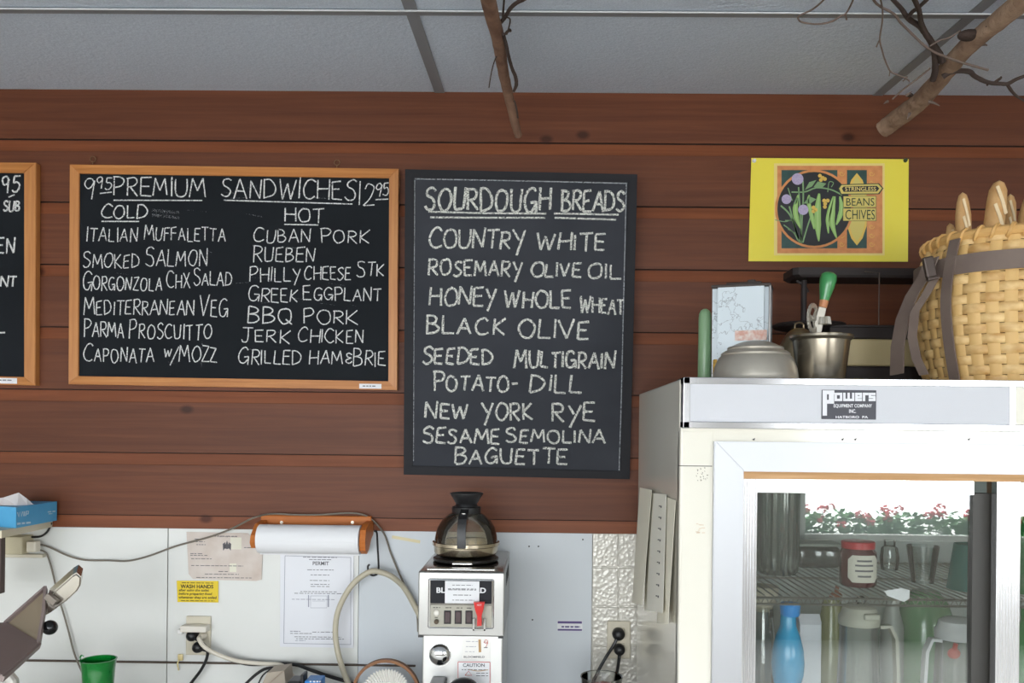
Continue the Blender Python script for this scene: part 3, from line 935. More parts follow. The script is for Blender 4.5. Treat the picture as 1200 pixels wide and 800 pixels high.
b.box(fx0 + .001, fx1 - .001, yb0 + .014, D - .013, .0305, zo0, .003)
b.box(fx0, xo0 + .004, yb0, yb0 + .03, .03, Zp(502, YF, 803) - .001, .005)  # front stiles and rails
b.box(xo1 - .004, fx1, yb0, yb0 + .03, .03, Zp(502, YF, 803), .005)
b.box(fx0 + .0006, fx1 - .0006, yb0 + .0004, yb0 + .0296, zo1 - .004, Zp(502, YF, 803) + .004, .003)
b.box(fx0, fx1, yb0, yb0 + .03, .03, zo0 + .004, .005)
cab = b.build('cabinet', m_enamel, F)
b = MB(); zz = Zp(546, YF, 815); b.box(fx0 - .0004, xo0 - .002, yb0 - .0004, yb0 + .02, zz - .0008, zz + .0008)
b.build('panel_joint', M('joint', (96, 92, 84), .8), cab)
f = Flat((0, yb0 - .0004, 0), (0, -1, 0))
for _ in range(16):
    x, y = random.uniform(815, 829), random.uniform(547, 562); f.poly([(x, y), (x + random.uniform(1, 3), y + .5), (x + 1, y + random.uniform(1, 3))], 0)
for _ in range(10):
    x, y = random.uniform(814, 828), random.uniform(613, 624); f.rect(x, y, x + random.uniform(2, 5), y + .9, 1)
for x in (881, 985, 1000, 1133): f.poly([(x, 515), (x + 4, 513), (x + 3, 516)], 2)
f.build('worn_print', [M('worn_grey', (140, 134, 120), .8), M('worn_pink', (216, 196, 172), .8), m_black], cab)
b = MB()
ln = .006
xi0, xi1 = fx0 + .0455, fx1 - .0455
b.box(xi0, xi0 + ln, yb0 + .035, D - .062, zo0, ZT - .052); b.box(xi1 - ln, xi1, yb0 + .035, D - .062, zo0, ZT - .052)
b.box(xi0, xi1, D - .068, D - .0605, zo0, ZT - .052); b.box(xi0, xi1, yb0 + .035, D - .062, zo0 + .0005, zo0 + .006); b.box(xi0, xi1, yb0 + .035, D - .062, ZT - .058, ZT - .0505)
b.build('liner', m_liner, F)
# lit sign box across the top
ca, cb = at(801, 441.5, YF - .012), at(803, 501.5, YF - .012)
yc = YF - .012
b = MB(); bz = .0135
b.box(ca.x, fx1 + .005, yc, yb0 + .06, ca.z - bz, ca.z, .0015); b.box(ca.x, fx1 + .005, yc, yb0 + .06, cb.z, cb.z + bz, .0015)
b.box(ca.x, ca.x + bz, yc, yb0 + .06, cb.z, ca.z, .0015); b.box(fx1 + .005 - bz, fx1 + .005, yc, yb0 + .06, cb.z, ca.z, .0015)
xs = Xp(1184, yc, 470); b.box(xs, xs + .012, yc + .001, yb0 + .06, cb.z + .006, ca.z - .006, .0015)
hd = b.build('sign_box_frame', M('sign_aluminium', (214, 214, 216), .16, 1.0), F)
m_panel = M('sign_panel', (206, 207, 212), .5, bump=(700, .1))
b = MB(); b.box(ca.x + bz - .002, xs + .002, yc + .003, yc + .02, cb.z + bz - .002, ca.z - bz + .002)
b.build('sign_panel', m_panel, hd)
b = MB(); b.box(xs + .010, fx1, yc + .003, yc + .02, cb.z + bz - .002, ca.z - bz + .002)
lab(b.build('sign_panel', M('sign_panel_cream', (232, 228, 214), .5), hd), 'cream end panel of the sign box')
# maker's plate
b = MB(); p, q = at(963.5, 456.5, yc), at(1027, 491.5, yc); b.box(p.x, q.x, yc + .0012, yc + .0035, q.z, p.z, .0006)
pl = b.build('name_plate', M('plate_dark', (52, 52, 62), .4), hd)
f = Flat((0, yc + .0008, 0), (0, -1, 0))
K = 16.0
def kz(x, y): return (960 + x / K, 450 + y / K)
def st(pts, w): f.line([kz(*p) for p in pts], w / K, 0, random.uniform(0, .0003))
st([(105, 115), (105, 590)], 82); st([(66, 152), (285, 152)], 74); st([(230, 120), (230, 365)], 100); st([(100, 330), (265, 330)], 72)
def blk(x0, strokes):
    for a in strokes: st([(x0 + u, v) for u, v in a], 46)
blk(285, [[(25, 160), (25, 318)], [(125, 160), (125, 318)], [(2, 183), (148, 183)], [(2, 295), (148, 295)]])
blk(447, [[(25, 160), (25, 318)], [(105, 160), (105, 318)], [(190, 160), (190, 318)], [(2, 295), (213, 295)]])
blk(672, [[(25, 160), (25, 318)], [(2, 183), (130, 183)], [(2, 295), (130, 295)], [(2, 243), (130, 243)], [(108, 160), (108, 250)]])
blk(815, [[(25, 160), (25, 318)], [(2, 183), (110, 183)]])
blk(925, [[(2, 183), (132, 183)], [(25, 160), (25, 245)], [(2, 240), (132, 240)], [(110, 235), (110, 318)], [(2, 295), (132, 295)]])
typeset(f, 'EQUIPMENT COMPANY', *kz(272, 372), *kz(990, 448), 0, 0, .02); typeset(f, 'INC.', *kz(560, 470), *kz(690, 540), 0, 0, .02); typeset(f, 'HATBORO  PA', *kz(310, 592), *kz(915, 640), 0, 0, .02)
f.build('printed_lettering', M('plate_white', (226, 226, 230), .5), pl)
# door frame: broad aluminium surround with mitred corners
def frame_ring(outer, inner, y0, y1, name, mat, parent, bev=.002):
    (ax0, az0, ax1, az1), (ix0, iz0, ix1, iz1) = outer, inner
    O = [(ax0, az1), (ax1, az1), (ax1, az0), (ax0, az0)]; I = [(ix0, iz1), (ix1, iz1), (ix1, iz0), (ix0, iz0)]
    for k in range(4):
        j = (k + 1) % 4
        qd = [O[k], O[j], I[j], I[k]]
        m_ = MB(); t = bmesh.new()
        va = [t.verts.new((x, y0, z)) for x, z in qd]; vb = [t.verts.new((x, y1, z)) for x, z in qd]
        t.faces.new(va); t.faces.new(vb[::-1])
        for i in range(4): t.faces.new((va[i], vb[i], vb[(i + 1) % 4], va[(i + 1) % 4]))
        bmesh.ops.recalc_face_normals(t, faces=t.faces)
        bmesh.ops.bevel(t, geom=[e for e in t.edges if all(v in va for v in e.verts)], offset=bev, segments=2, affect='EDGES')
        m_.merge(t); m_.build(name, mat, parent)
yd = YF - .002
wi = Xp(872, yd, 560) - Xp(837, yd, 560)
dx0, dz1 = xo0, zo1
frame_ring((dx0, zo0, xo1, dz1), (dx0 + wi, zo0 + wi, xo1 - wi, dz1 - wi), yd, yb0 + .02, 'door_frame', m_alu, F)
b = MB(); zw0, zw1 = Zp(561, YF, 873), Zp(550, YF, 873)
b.box(dx0 + wi, xo1 - wi, yd + .006, yb0 + .03, zw0, zw1 + .002)
b.build('wood_rail', wood('pale_rail', (170, 128, 84), (192, 150, 104), (208, 170, 126), scale=2, knots=False), F)
# sliding glass doors, the right one in front
m_pane = glass('door_pane', (.95, .97, .96), .09, 1.1, .008)
def sliding(x0, x1, y, label, ws, dark_right=False):
    z0, z1 = zo0 + wi + .002, zw0
    s = MB(); n_ = 5
    def fl_stile(xa, xb):
        s.box(xa, xb, y, y + .022, z0, z1, .001)
        k = int((xb - xa) / .0052)
        for i in range(1, k): 
            xm = xa + (xb - xa) * i / k; s.box(xm - .0016, xm + .0016, y - .0018, y + .004, z0 + .002, z1 - .002, .0006, seg=1)
    fl_stile(x0, x0 + ws)
    s.box(x0 + ws - .002, x1 - ws + .002, y + .001, y + .022, z1 - .030, z1 - .001, .001); s.box(x0 + ws - .002, x1 - ws + .002, y + .001, y + .022, z0, z0 + .04, .001)
    if not dark_right: fl_stile(x1 - ws, x1)
    d = lab(s.build('sliding_door', m_alu_d, F), label)
    if dark_right:
        k = MB(); k.box(x1 - ws, x1, y + .002, y + .022, z0, z1 - .026, .001); k.build('door_edge', M('edge_seal', (62, 60, 56), .5), d)
        k = MB(); k.box(x1 - .0015, x1 + .010, y - .002, y + .022, z0, z1 - .001, .001); k.build('edge_strip', M('edge_brown', (120, 98, 76), .5), d)
    g = MB(); g.box(x0 + ws - .003, x1 - ws + .003, y + .009, y + .014, z0 + .038, z1 - .028); g.build('glass_pane', m_pane, d)
    return d
y1, y2 = YF + .046, YF + .016
ws = Xp(887.5, y1, 620) - Xp(872, YF, 560)
xm = Xp(1163, y1, 640)
sliding(dx0 + wi + .0005, xm, y1, 'rear left sliding glass door with fluted metal stile', ws, True)
sliding(Xp(1168, y2, 640), xo1 - wi - .0005, y2, 'front right sliding glass door', Xp(1196, y2, 640) - Xp(1168, y2, 640))
# wire shelf and lower solid shelf
m_wire = M('zinc_wire', (172, 170, 160), .35, .9)
ZS = Zp(693, 1.85, 1000)
ysf, ysb = 1.80, 2.30
b = MB()
for y in (ysf, (ysf + ysb) / 2, ysb): b.tube([(xi0 + .008, y, ZS - .006), (xi1 - .008, y, ZS - .006)], .0032, 6, False)
b.tube([(xi0 + .008, ysf, ZS - .019), (xi1 - .008, ysf, ZS - .019)], .0028, 6, False)
x = xi0 + .012
while x < xi1 - .01:
    b.tube([(x, ysf, ZS - .0022), (x, ysb, ZS - .0022)], .0016, 5, False)
    b.tube([(x, ysf - .001, ZS - .003), (x + .009, ysf - .001, ZS - .019), (x + .018, ysf - .001, ZS - .003)], .0013, 5, False)
    x += .018
b.build('wire_shelf', m_wire, F, True)
ZS2 = ZS - .36
b = MB()
for y in (ysf, (ysf + ysb) / 2, ysb): b.tube([(xi0 + .008, y, ZS2 - .006), (xi1 - .008, y, ZS2 - .006)], .0032, 6, False)
x = xi0 + .012
while x < xi1 - .01:
    b.tube([(x, ysf, ZS2 - .0022), (x, ysb, ZS2 - .0022)], .0016, 5, False); x += .018
b.build('wire_shelf', m_wire, F, True)

# ---- things on the upper shelf
def spot(px, Y, z): 
    p = at(px, 600, Y); return (p.x, Y, z)
m_cl = glass('clear_glass', (.93, .95, .94), .05, 1.4, .03)
m_clp = glass('clear_plastic', (.90, .92, .90), .04, 1.0, .08, (200, 205, 196, .22))
x, y, z = spot(912, 2.08, ZS)
b = MB()
rp = lambda a, r, z: r * (1 + .045 * math.cos(a * 18)) if r > .03 else r
pf = [(0, 0), (.040, 0), (.046, .01), (.048, .05), (.049, .2), (.050, .235), (.047, .235), (.046, .2), (.044, .05), (.040, .014), (0, .014)]
b.lathe(pf, x, y, z, 90, rp)
tag(b.build('ribbed_glass', glass('ribbed_clear', (.80, .84, .81), .10, 1.8, .06, (190, 196, 188, .12)), smooth=True), 'tall ribbed clear glass vessel at the left end of the upper refrigerator shelf', 'vase')
x, y, z = spot(1006, 1.93, ZS)
T = thing('jam_jar', 'squat dark red jar with a cream label on the refrigerator shelf', 'jar', (x, y, z))
b = MB(); b.lathe([(0, 0), (.036, 0), (.040, .006), (.040, .074), (.034, .084), (.034, .088), (0, .088)], x, y, z, 36); b.build('jar_body', M('jam_red', (84, 26, 28), .12), T, True)
b = MB(); b.lathe([(0, .084), (.036, .084), (.0365, .098), (.034, .1), (0, .1)], x, y, z, 36); b.build('lid', M('jar_lid_red', (196, 44, 52), .35), T, True)
def curved(T, x, y, z, r, a0, a1, z0, z1, name, mat, cut=.25, n=12):
    """label that follows a round body, corners notched"""
    rows = []
    H = z1 - z0
    for i in range(7):
        v = i / 6
        edge = .72 if (v < .12 or v > .88) else 1.0
        rows.append([(x + r * math.sin((a0 + (a1 - a0) * (.5 + (k / n - .5) * edge))), y - r * math.cos((a0 + (a1 - a0) * (.5 + (k / n - .5) * edge))), z + z0 + H * v) for k in range(n + 1)])
    m_ = MB(); m_.sheet(rows, .0005); return m_.build(name, mat, T, False)
lbj = curved(T, x, y, z, .0412, -.88, .88, .012, .072, 'label', M('label_cream', (226, 220, 204), .6))
m_ = MB()
for k, (w, zz) in enumerate(((.5, .058), (.62, .048), (.62, .036), (.45, .024))):
    m_.sheet([[(x + .0418 * math.sin(w * (j / 6 - .5) * 1.6), y - .0418 * math.cos(w * (j / 6 - .5) * 1.6), z + zz + d_) for j in range(7)] for d_ in (0, .004)], .0002)
m_.build('label_print', m_ink, lbj)
def tumbler(name, label, px, Y, r0, r1, h, mat, z=ZS, cat='glass', th=.0025):
    x, y, z = spot(px, Y, z)
    b = MB(); b.lathe([(0, 0), (r0, 0), (r1, h), (r1 - th, h), (r0 - th, .008), (0, .008)], x, y, z, 32)
    return tag(b.build(name, mat, smooth=True), label, cat)
tumbler('drinking_glass', 'clear tapered drinking glass on the wire shelf right of the red jar', 1082, 1.98, .024, .036, .085, m_cl)
tumbler('plastic_tub', 'teal green tapered plastic container at the right end of the upper shelf', 1139, 1.90, .050, .036, .10, M('teal_plastic', (16, 122, 112), .35), cat='tub')
x, y, z = spot(1043, 2.16, ZS)
b = MB(); b.lathe([(0, 0), (.02, 0), (.024, .03), (.02, .055), (.014, .06), (.014, .075), (0, .075)], x, y, z, 24)
tag(b.build('small_bottle', m_cl, smooth=True), 'small clear bottle on the shelf behind the red jar', 'bottle')
b = MB(); x, y, z = spot(955, 2.2, ZS); b.box(x - .055, x + .055, y - .04, y + .04, z, z + .055, .012, seg=3)
T = tag(b.build('food_box', glass('smoky_plastic', (.6, .62, .6), .08, 1, .1, (90, 94, 92, .5)), smooth=True), 'low smoky plastic box beside the ribbed glass vessel', 'box')
b = MB(); b.box(x - .058, x + .058, y - .043, y + .043, z + .0555, z + .063, .003); b.build('lid', M('box_lid', (176, 182, 170), .4), T)

# ---- things on the lower shelf (their feet are below the picture)
x, y, z = spot(925, 1.90, ZS2)
T = thing('squeeze_bottle', 'bright blue bottle with pinched waist on the lower refrigerator shelf', 'bottle', (x, y, z))
m_blue = M('blue_plastic', (0, 166, 220), .22, coat=.2)
b = MB(); b.lathe([(0, 0), (.034, 0), (.036, .012), (.036, .09), (.027, .115), (.026, .145), (.034, .165), (.036, .19), (.034, .22), (.026, .252), (.0175, .274), (.0165, .3), (0, .3)], x, y, z, 36, lambda a, r, zz: r * (1 + (.16 * math.cos(4 * a) if .1 < zz < .155 else 0)))
b.build('bottle_body', m_blue, T, True)
b = MB(); b.lathe([(0, .296), (.0195, .296), (.021, .3), (.0225, .321), (.02, .324), (0, .324)], x + .004, y, z, 28); b.build('cap', M('blue_cap', (20, 150, 235), .3), T, True)
x, y, z = spot(895, 1.98, ZS2)
T = thing('carafe', 'clear bottle with a stepped cream lid beside the blue bottle', 'bottle', (x, y, z))
b = MB(); b.lathe([(0, 0), (.034, 0), (.036, .01), (.036, .2), (.026, .24), (.024, .30), (.022, .30), (.034, .2), (.034, .012), (0, .012)], x, y, z, 32, lambda a, r, zz: r * (1 + .03 * math.cos(10 * a) if .03 < zz < .19 else 1)); b.build('bottle_body', m_cl, T, True)
b = MB(); b.lathe([(0, .29), (.022, .29), (.023, .303), (.030, .306), (.030, .322), (.034, .325), (.036, .347), (0, .347)], x, y, z, 32); b.build('lid', m_cream, T, True)
x, y, z = spot(949, 1.985, ZS2)
b = MB(); b.box(x - .025, x + .025, y - .016, y + .016, z, z + .262, .002)  # plain white block for a white area of unknown kind
T = tag(b.build('carton', M('white_card', (238, 238, 244), .6)), 'plain white upright block between the blue bottle and the olive green carafe', 'carton')
b = MB(); p_ = [(x - .025, y - .016, z + .2625), (x + .025, y - .016, z + .2625), (x + .025, y + .016, z + .2625), (x - .025, y + .016, z + .2625)]
b.hexa(p_, [(px_, y, pz_ + .02) for px_, py_, pz_ in p_]); b.build('gable_top', M('white_card', (238, 238, 244), .6), T)
x, y, z = spot(976, 2.06, ZS2)
T = thing('oil_bottle', 'olive green tapering bottle with a brown pourer in the middle of the lower shelf', 'bottle', (x, y, z))
b = MB(); b.lathe([(0, 0), (.046, 0), (.05, .02), (.046, .1), (.036, .2), (.026, .27), (.02, .305), (0, .305)], x, y, z, 32); b.build('bottle_body', M('olive_liquid', (140, 142, 86), .2, coat=.3), T, True)
b = MB(); b.lathe([(0, .30), (.013, .30), (.017, .306), (.013, .316), (.007, .32), (0, .322)], x + .01, y, z, 24); b.tube([(x + .01, y, z + .316), (x + .013, y, z + .336)], .005, 8); b.build('pourer', M('brown_cap', (150, 82, 42), .5), T, True)
def pitcher(label, px, Y, side, h, rt, rb, body, lidc):
    x, y, z = spot(px, Y, ZS2)
    T = thing('pitcher', label, 'pitcher', (x, y, z))
    b = MB(); b.lathe([(0, 0), (rb, 0), (rb + .003, .01), (rt + .004, h * .55), (rt, h * .9), (rt, h), (rt - .0025, h), (rt + .001, h * .55), (rb, .014), (0, .012)], x, y, z, 36)
    b.build('pitcher_body', body, T, True)
    b = MB(); b.lathe([(0, h - .004), (rt + .002, h - .004), (rt + .003, h + .012), (rt - .002, h + .02), (rt - .006, h + .034), (rt - .016, h + .04), (0, h + .04)], x, y, z, 36); ld_ = b.build('lid', lidc, T, True)
    b = MB(); s = side
    b.strap([(x + s * (rt - .002), y - .012, z + h - .006), (x + s * (rt + .02), y - .014, z + h - .004), (x + s * (rt + .032), y - .016, z + h - .03), (x + s * (rt + .036), y - .016, z + h * .62), (x + s * (rt + .032), y - .016, z + h * .36), (x + s * (rt + .012), y - .012, z + h * .26)], (0, 1, 0), .02, .007)
    b.build('handle', lidc, T, True)
    return T, x, y, z, ld_
m_lidb = M('lid_grey_beige', (186, 184, 168), .4)
T, x, y, z, ld_ = pitcher('clear plastic pitcher with grey-beige lid and handle on the right, beside the olive bottle', 1008, 1.89, 1, .285, .041, .048, m_clp, m_lidb)
b = MB(); b.ball((x, y - .01, z + .335), .011); b.build('lid_knob', m_cl, ld_, True)
b = MB(); b.box(x - .005, x + .03, y - .046, y - .02, z + .298, z + .312, .004); b.build('spout_tab', m_lidb, ld_)
T, x, y, z, ld_ = pitcher('white-lidded pitcher with red thumb button, handle on the left, by the dark door edge', 1122, 1.90, -1, .255, .042, .046, m_clp, M('lid_white', (236, 236, 236), .4))
b = MB(); b.ball((x - .026, y - .044, z + .228), .014, scale=(1, .5, .85)); b.tube([(x - .026, y - .045, z + .235), (x - .022, y - .045, z + .25)], .005, 8); lab(b.build('thumb_button', M('button_red', (204, 66, 46), .4), T, True), 'red thumb button')
b = MB(); x, y, z = spot(1047, 2.06, ZS2); b.lathe([(0, 0), (.026, 0), (.026, .24), (.016, .28), (.014, .31), (0, .31)], x, y, z, 28)
tag(b.build('bottle', M('pale_grey_plastic', (176, 180, 172), .35), smooth=True), 'pale grey bottle standing between the two pitchers', 'bottle')
b = MB(); x, y, z = spot(1085, 2.15, ZS2); b.lathe([(0, 0), (.062, 0), (.068, .01), (.068, .24), (.05, .29), (.03, .31), (0, .31)], x, y, z, 32)
tag(b.build('jug', glass('green_plastic', (.6, .85, .62), .05, 1, .15, (140, 190, 140, .7)), smooth=True), 'wide pale green jug at the back of the lower refrigerator shelf', 'jug')
x, y, z = spot(1208, 1.86, ZS)
b = MB(); b.lathe([(0, 0), (.033, 0), (.034, .1), (.028, .14), (.012, .17), (.012, .2), (0, .2)], x, y, z, 28)
tag(b.build('bottle', M('green_bottle', (44, 128, 70), .2), smooth=True), 'green bottle on the upper shelf behind the right glass door', 'bottle')
x, y, z = spot(1206, 1.86, ZS2)
b = MB(); b.lathe([(0, 0), (.035, 0), (.036, .2), (.03, .27), (.014, .3), (.014, .33), (0, .33)], x, y, z, 28)
tag(b.build('bottle', M('green_bottle2', (26, 140, 60), .2), smooth=True), 'bright green bottle on the lower shelf behind the right glass door', 'bottle')
f = Flat((0, ysf - .006, 0), (0, -1, 0)); b = MB(); q = [f.P(*p) for p in [(1036, 692), (1056, 689), (1066, 691), (1066, 701), (1059, 705), (1040, 698)]]; f.bm.free()
b.hexa(q, [v + Vector((0, .0015, 0)) for v in q]); tag(b.build('shelf_reflection', M('white_reflection', (242, 242, 244), .5)), 'small white sheet at the wire shelf front, standing in for a reflection', 'tag')  # white sheet standing in for a bright reflection in the door glass

# ---- sheets taped to the refrigerator's left side
def hang(name, label, tl, tr, br, bl, Xt, Xb, mat, marks=False):
    rows = []
    for i in range(9):
        v = i / 8
        X = Xt + (Xb - Xt) * v ** 1.4
        row = []
        for k in range(5):
            u = k / 4
            px = (tl[0] * (1 - u) + tr[0] * u) * (1 - v) + (bl[0] * (1 - u) + br[0] * u) * v
            py = (tl[1] * (1 - u) + tr[1] * u) * (1 - v) + (bl[1] * (1 - u) + br[1] * u) * v
            row.append(atX(px, py, X - .004 * math.sin(u * 3.1) * v))
        rows.append(row)
    m_ = MB(); m_.sheet(rows, .0008); t = tag(m_.build(name, mat), label, 'paper')
    if marks:
        m2 = MB()
        for k in range(9):
            v = .1 + k * .095
            r_ = rows[min(int(v * 8), 7)]; w_ = rows[min(int(v * 8) + 1, 8)]; fr = v * 8 - int(v * 8)
            pa = Vector(r_[2]) * (1 - fr) + Vector(w_[2]) * fr; pb_ = Vector(r_[3]) * (1 - fr) + Vector(w_[3]) * fr
            o_ = Vector((-.0018, 0, 0)); dn = Vector((0, 0, -.0045))
            a_, c_ = pa.lerp(pb_, .5) + o_, pa.lerp(pb_, .8) + o_
            m2.hexa([a_, c_, c_ + dn * .5, a_ + dn * .5], [p + Vector((.0003, 0, 0)) for p in (a_, c_, c_ + dn * .5, a_ + dn * .5)])
            a_, c_ = pa.lerp(pb_, .9) + o_, pa.lerp(pb_, 1.1) + o_
            m2.hexa([a_, c_, c_ + dn, a_ + dn], [p + Vector((.0003, 0, 0)) for p in (a_, c_, c_ + dn, a_ + dn)])
        m2.build('pen_marks', M('pen', (84, 82, 80), .9), t)
    return t
m_sh = M('cream_sheet', (236, 231, 212), .8); m_sh2 = M('list_sheet', (240, 237, 224), .8)
hang('hanging_sheet', 'rearmost curling cream sheet taped to the refrigerator side, next to the wall', (750, 571), (764, 574), (753, 709), (741, 706), fx0 - .012, fx0 - .034, m_sh)
hang('hanging_sheet', 'narrow list sheet with a column of pen marks taped to the refrigerator side', (761, 577), (781, 579), (777, 718), (755, 714.5), fx0 - .006, fx0 - .022, m_sh2, True)
hang('hanging_sheet', 'frontmost cream sheet corner curling out below the list on the refrigerator side', (782, 582), (792, 586), (783, 731), (770, 729), fx0 - .003, fx0 - .014, m_sh)
# ================================================================== things on top of the refrigerator
ZTT = ZT + .0003
def topspot(px, Y): return at(px, 440, Y).x
# dented dome
x, y = topspot(885, 1.80), 1.80
pxm = 1.80 / FPX
r = 49.5 * pxm
H = Zp(399, 1.80, 885) - ZTT
b = MB()
pf = [(r, 0), (r * 1.0, .004), (r * .985, .006), (r * .985, .012)]
for k in range(1, 15):
    t = k / 14 * math.pi / 2
    rr = r * .975 * math.cos(t) ** .92; zz = .012 + (H - .012) * math.sin(t)
    if k in (6, 8): pf += [(rr + .0012, zz - .0035), (rr + .0022, zz), (rr - .0004, zz + .0025)]
    else: pf.append((max(rr, 0), zz))
pf[-1] = (0, H)
b.lathe(pf, x, y, ZTT, 48)
m_tin = M('dull_tin', (206, 200, 188), .36, .6, bump=(9, .06), var=(6, (168, 162, 150), .5))
tag(b.build('metal_bowl', m_tin, smooth=True), 'dull domed metal bowl turned upside down at the front of the refrigerator top', 'bowl')
# tall rectangular can with flaking paint
Y = 1.97
x, y = topspot(869, Y), Y
w, dp, h = 66 * Y / FPX, .075, Zp(337, Y, 868) - ZTT
T = thing('paint_can', 'tall rectangular can with flaking white-blue paint standing behind the dome', 'can', (x, y, ZTT))
mc = bpy.data.materials.new('flaking_paint'); mc.use_nodes = True
nt = mc.node_tree; L = nt.links.new; pb = nt.nodes['Principled BSDF']; pb.inputs['Roughness'].default_value = .25
tc = nt.nodes.new('ShaderNodeTexCoord')
v = nt.nodes.new('ShaderNodeTexVoronoi'); v.feature = 'DISTANCE_TO_EDGE'; v.inputs['Scale'].default_value = 11
n = nt.nodes.new('ShaderNodeTexNoise'); n.inputs['Scale'].default_value = 30; n.inputs['Detail'].default_value = 6
vm = nt.nodes.new('ShaderNodeMix'); vm.data_type = 'VECTOR'; vm.inputs[0].default_value = .12
L(tc.outputs['Object'], n.inputs['Vector']); L(tc.outputs['Object'], vm.inputs[4]); L(n.outputs['Color'], vm.inputs[5]); L(vm.outputs[1], v.inputs['Vector'])
cr = nt.nodes.new('ShaderNodeValToRGB'); cr.color_ramp.elements[0].position, cr.color_ramp.elements[0].color = .003, lin((150, 156, 162)); cr.color_ramp.elements[1].position, cr.color_ramp.elements[1].color = .016, lin((206, 216, 222))
L(v.outputs['Distance'], cr.inputs[0]); L(cr.outputs[0], pb.inputs['Base Color'])
rot = Matrix.Translation((x, y, 0)) @ Matrix.Rotation(R(-19), 4, 'Z')
b = MB(); 
t = bmesh.new(); bmesh.ops.create_cube(t, size=1)
bmesh.ops.transform(t, verts=t.verts, matrix=Matrix.Translation((0, 0, ZTT + h / 2)) @ Matrix.Diagonal((w, dp, h, 1)))
bmesh.ops.bevel(t, geom=[e for e in t.edges if abs(e.verts[0].co.z - e.verts[1].co.z) > .1], offset=.014, segments=4, affect='EDGES')
b.merge(t, rot); b.build('can_body', mc, T, True)
b = MB(); b.box(-w / 2 - .001, w / 2 + .001, -dp / 2 - .001, dp / 2 + .001, ZTT + h - .004, ZTT + h + .003, .002, mat=rot); b.box(-w / 2 + .03, w / 2 - .02, -dp / 2 + .015, dp / 2 - .015, ZTT + h + .002, ZTT + h + .010, .003, mat=rot)
b.box(.012, .03, -.012, .012, ZTT + h + .009, ZTT + h + .016, .002, mat=rot)
b.build('can_top', M('dark_tin', (66, 58, 54), .5, .5), T)
b = MB(); b.box(-.012, .058, -dp / 2 - .0012, -dp / 2 + .001, ZTT + h * .45, ZTT + h * .55, .0004, mat=rot)
lab(b.build('label_patch', M('salmon_patch', (206, 152, 134), .5, var=(90, (226, 214, 206), .3)), T), 'remains of a pink label')
b = MB(); b.box(-w / 2 + .004, -w / 2 + .022, -dp / 2 + .001, -dp / 2 + .012, ZTT + .004, ZTT + .062, .003, mat=rot)
lab(b.build('label_patch', M('yellow_patch', (214, 166, 44), .5, var=(120, (120, 90, 30), .4)), T), 'remains of a yellow label')
b = MB(); b.box(w / 2 - .004, w / 2 + .0015, -dp / 2 + .002, -dp / 2 + .006, ZTT + .01, ZTT + h, .001, mat=rot); b.build('can_seam', M('bare_tin', (120, 118, 116), .35, .9), T)
# green rolling tube
x, y = topspot(825.5, 2.02), 2.02
T = thing('bottle', 'slim pale green round-shouldered bottle at the left end behind the can', 'bottle', (x, y, ZTT))
b = MB(); rr = .0150; hh = Zp(362, 2.02, 825) - ZTT
b.lathe([(0, 0), (rr, 0), (rr + .001, .004), (rr, hh - .02), (rr * .93, hh - .011), (rr * .7, hh - .004), (rr * .3, hh), (0, hh)], x, y, ZTT, 28)
b.build('bottle_body', M('jade_green', (130, 164, 124), .4, coat=.2), T, True)
# mixing cup with egg beater
Y = 1.82; x, y = topspot(962, Y), Y
k = Y / FPX
m_pew = M('worn_pewter', (148, 140, 126), .22, .9, bump=(14, .06), var=(10, (118, 110, 98), .5))
b = MB(); hc = Zp(393, Y, 958) - ZTT; r1, r0 = 33.5 * k, 26 * k
b.lathe([(0, 0), (r0, 0), (r0 + .001, .003), (r1 - .002, hc - .012), (r1, hc - .010), (r1 + .0045, hc - .006), (r1 + .0045, hc - .001), (r1 + .002, hc), (r1 - .003, hc - .002), (r1 - .005, hc - .012), (r0 - .002, .004), (0, .004)], x, y, ZTT, 48)
T = tag(b.build('mixing_cup', m_pew, smooth=True), 'flared pewter-grey metal cup holding the green-handled egg beater', 'cup')
hb = at(957, 386, Y); top = at(972, 320, Y); fer = at(965, 356, Y)
T = thing('egg_beater', 'hand egg beater with worn green wooden handle standing in the metal cup', 'egg beater', (x, y, ZTT + .005))
ax = (top - fer).normalized()
def along(p, prof):
    q = Vector((0, 0, 1)).rotation_difference(ax).to_matrix().to_4x4()
    m_ = MB(); m_.lathe(prof, p.x, p.y, p.z, 28, None, 0, q); return m_
Lh = (top - fer).length
along(fer, [(0, 0), (.0085, 0), (.0095, Lh * .12), (.0155, Lh * .55), (.0175, Lh * .8), (.0155, Lh * .95), (.009, Lh * 1.02), (0, Lh * 1.04)]).build('handle', M('green_paint', (58, 138, 78), .3, var=(40, (48, 122, 66), .4), coat=.3), T, True)
along(fer - ax * .008, [(0, 0), (.0082, 0), (.0092, .012), (.0096, .018), (0, .018)]).build('ferrule', M('bare_wood', (190, 126, 84), .5), T, True)
b = MB()
sd = Vector((.016, .0, -.01)); fy = Vector((0, -.012, 0))
p0, p1 = fer - ax * .004, at(955, 392, Y)
b.strap([p0 + ax * .006, p0.lerp(p1, .5), p1], (1, 0, .1), .016, .004)
b.strap([p0 + Vector((.003, .006, 0)), p1 + Vector((.004, .006, -.02))], (1, 0, .1), .012, .003)
p2 = Vector((x + .004, y, ZTT + .02))
b.tube([p1, p2 + Vector((0, 0, .02))], .003, 8, False)
for a in range(4):
    u = Vector((math.cos(a * 1.57 + .4), math.sin(a * 1.57 + .4), 0)) * .018
    b.tube([p1 + Vector((0, 0, -.02)), p1.lerp(p2, .45) + u, p2 + u * .8, p2 + Vector((0, 0, -.008))], .0012, 6)
b.build('beater_frame', M('beater_steel', (186, 180, 168), .4, .6), T)
wc = at(953, 373, Y - .014); rw = 17 * k
b = MB()
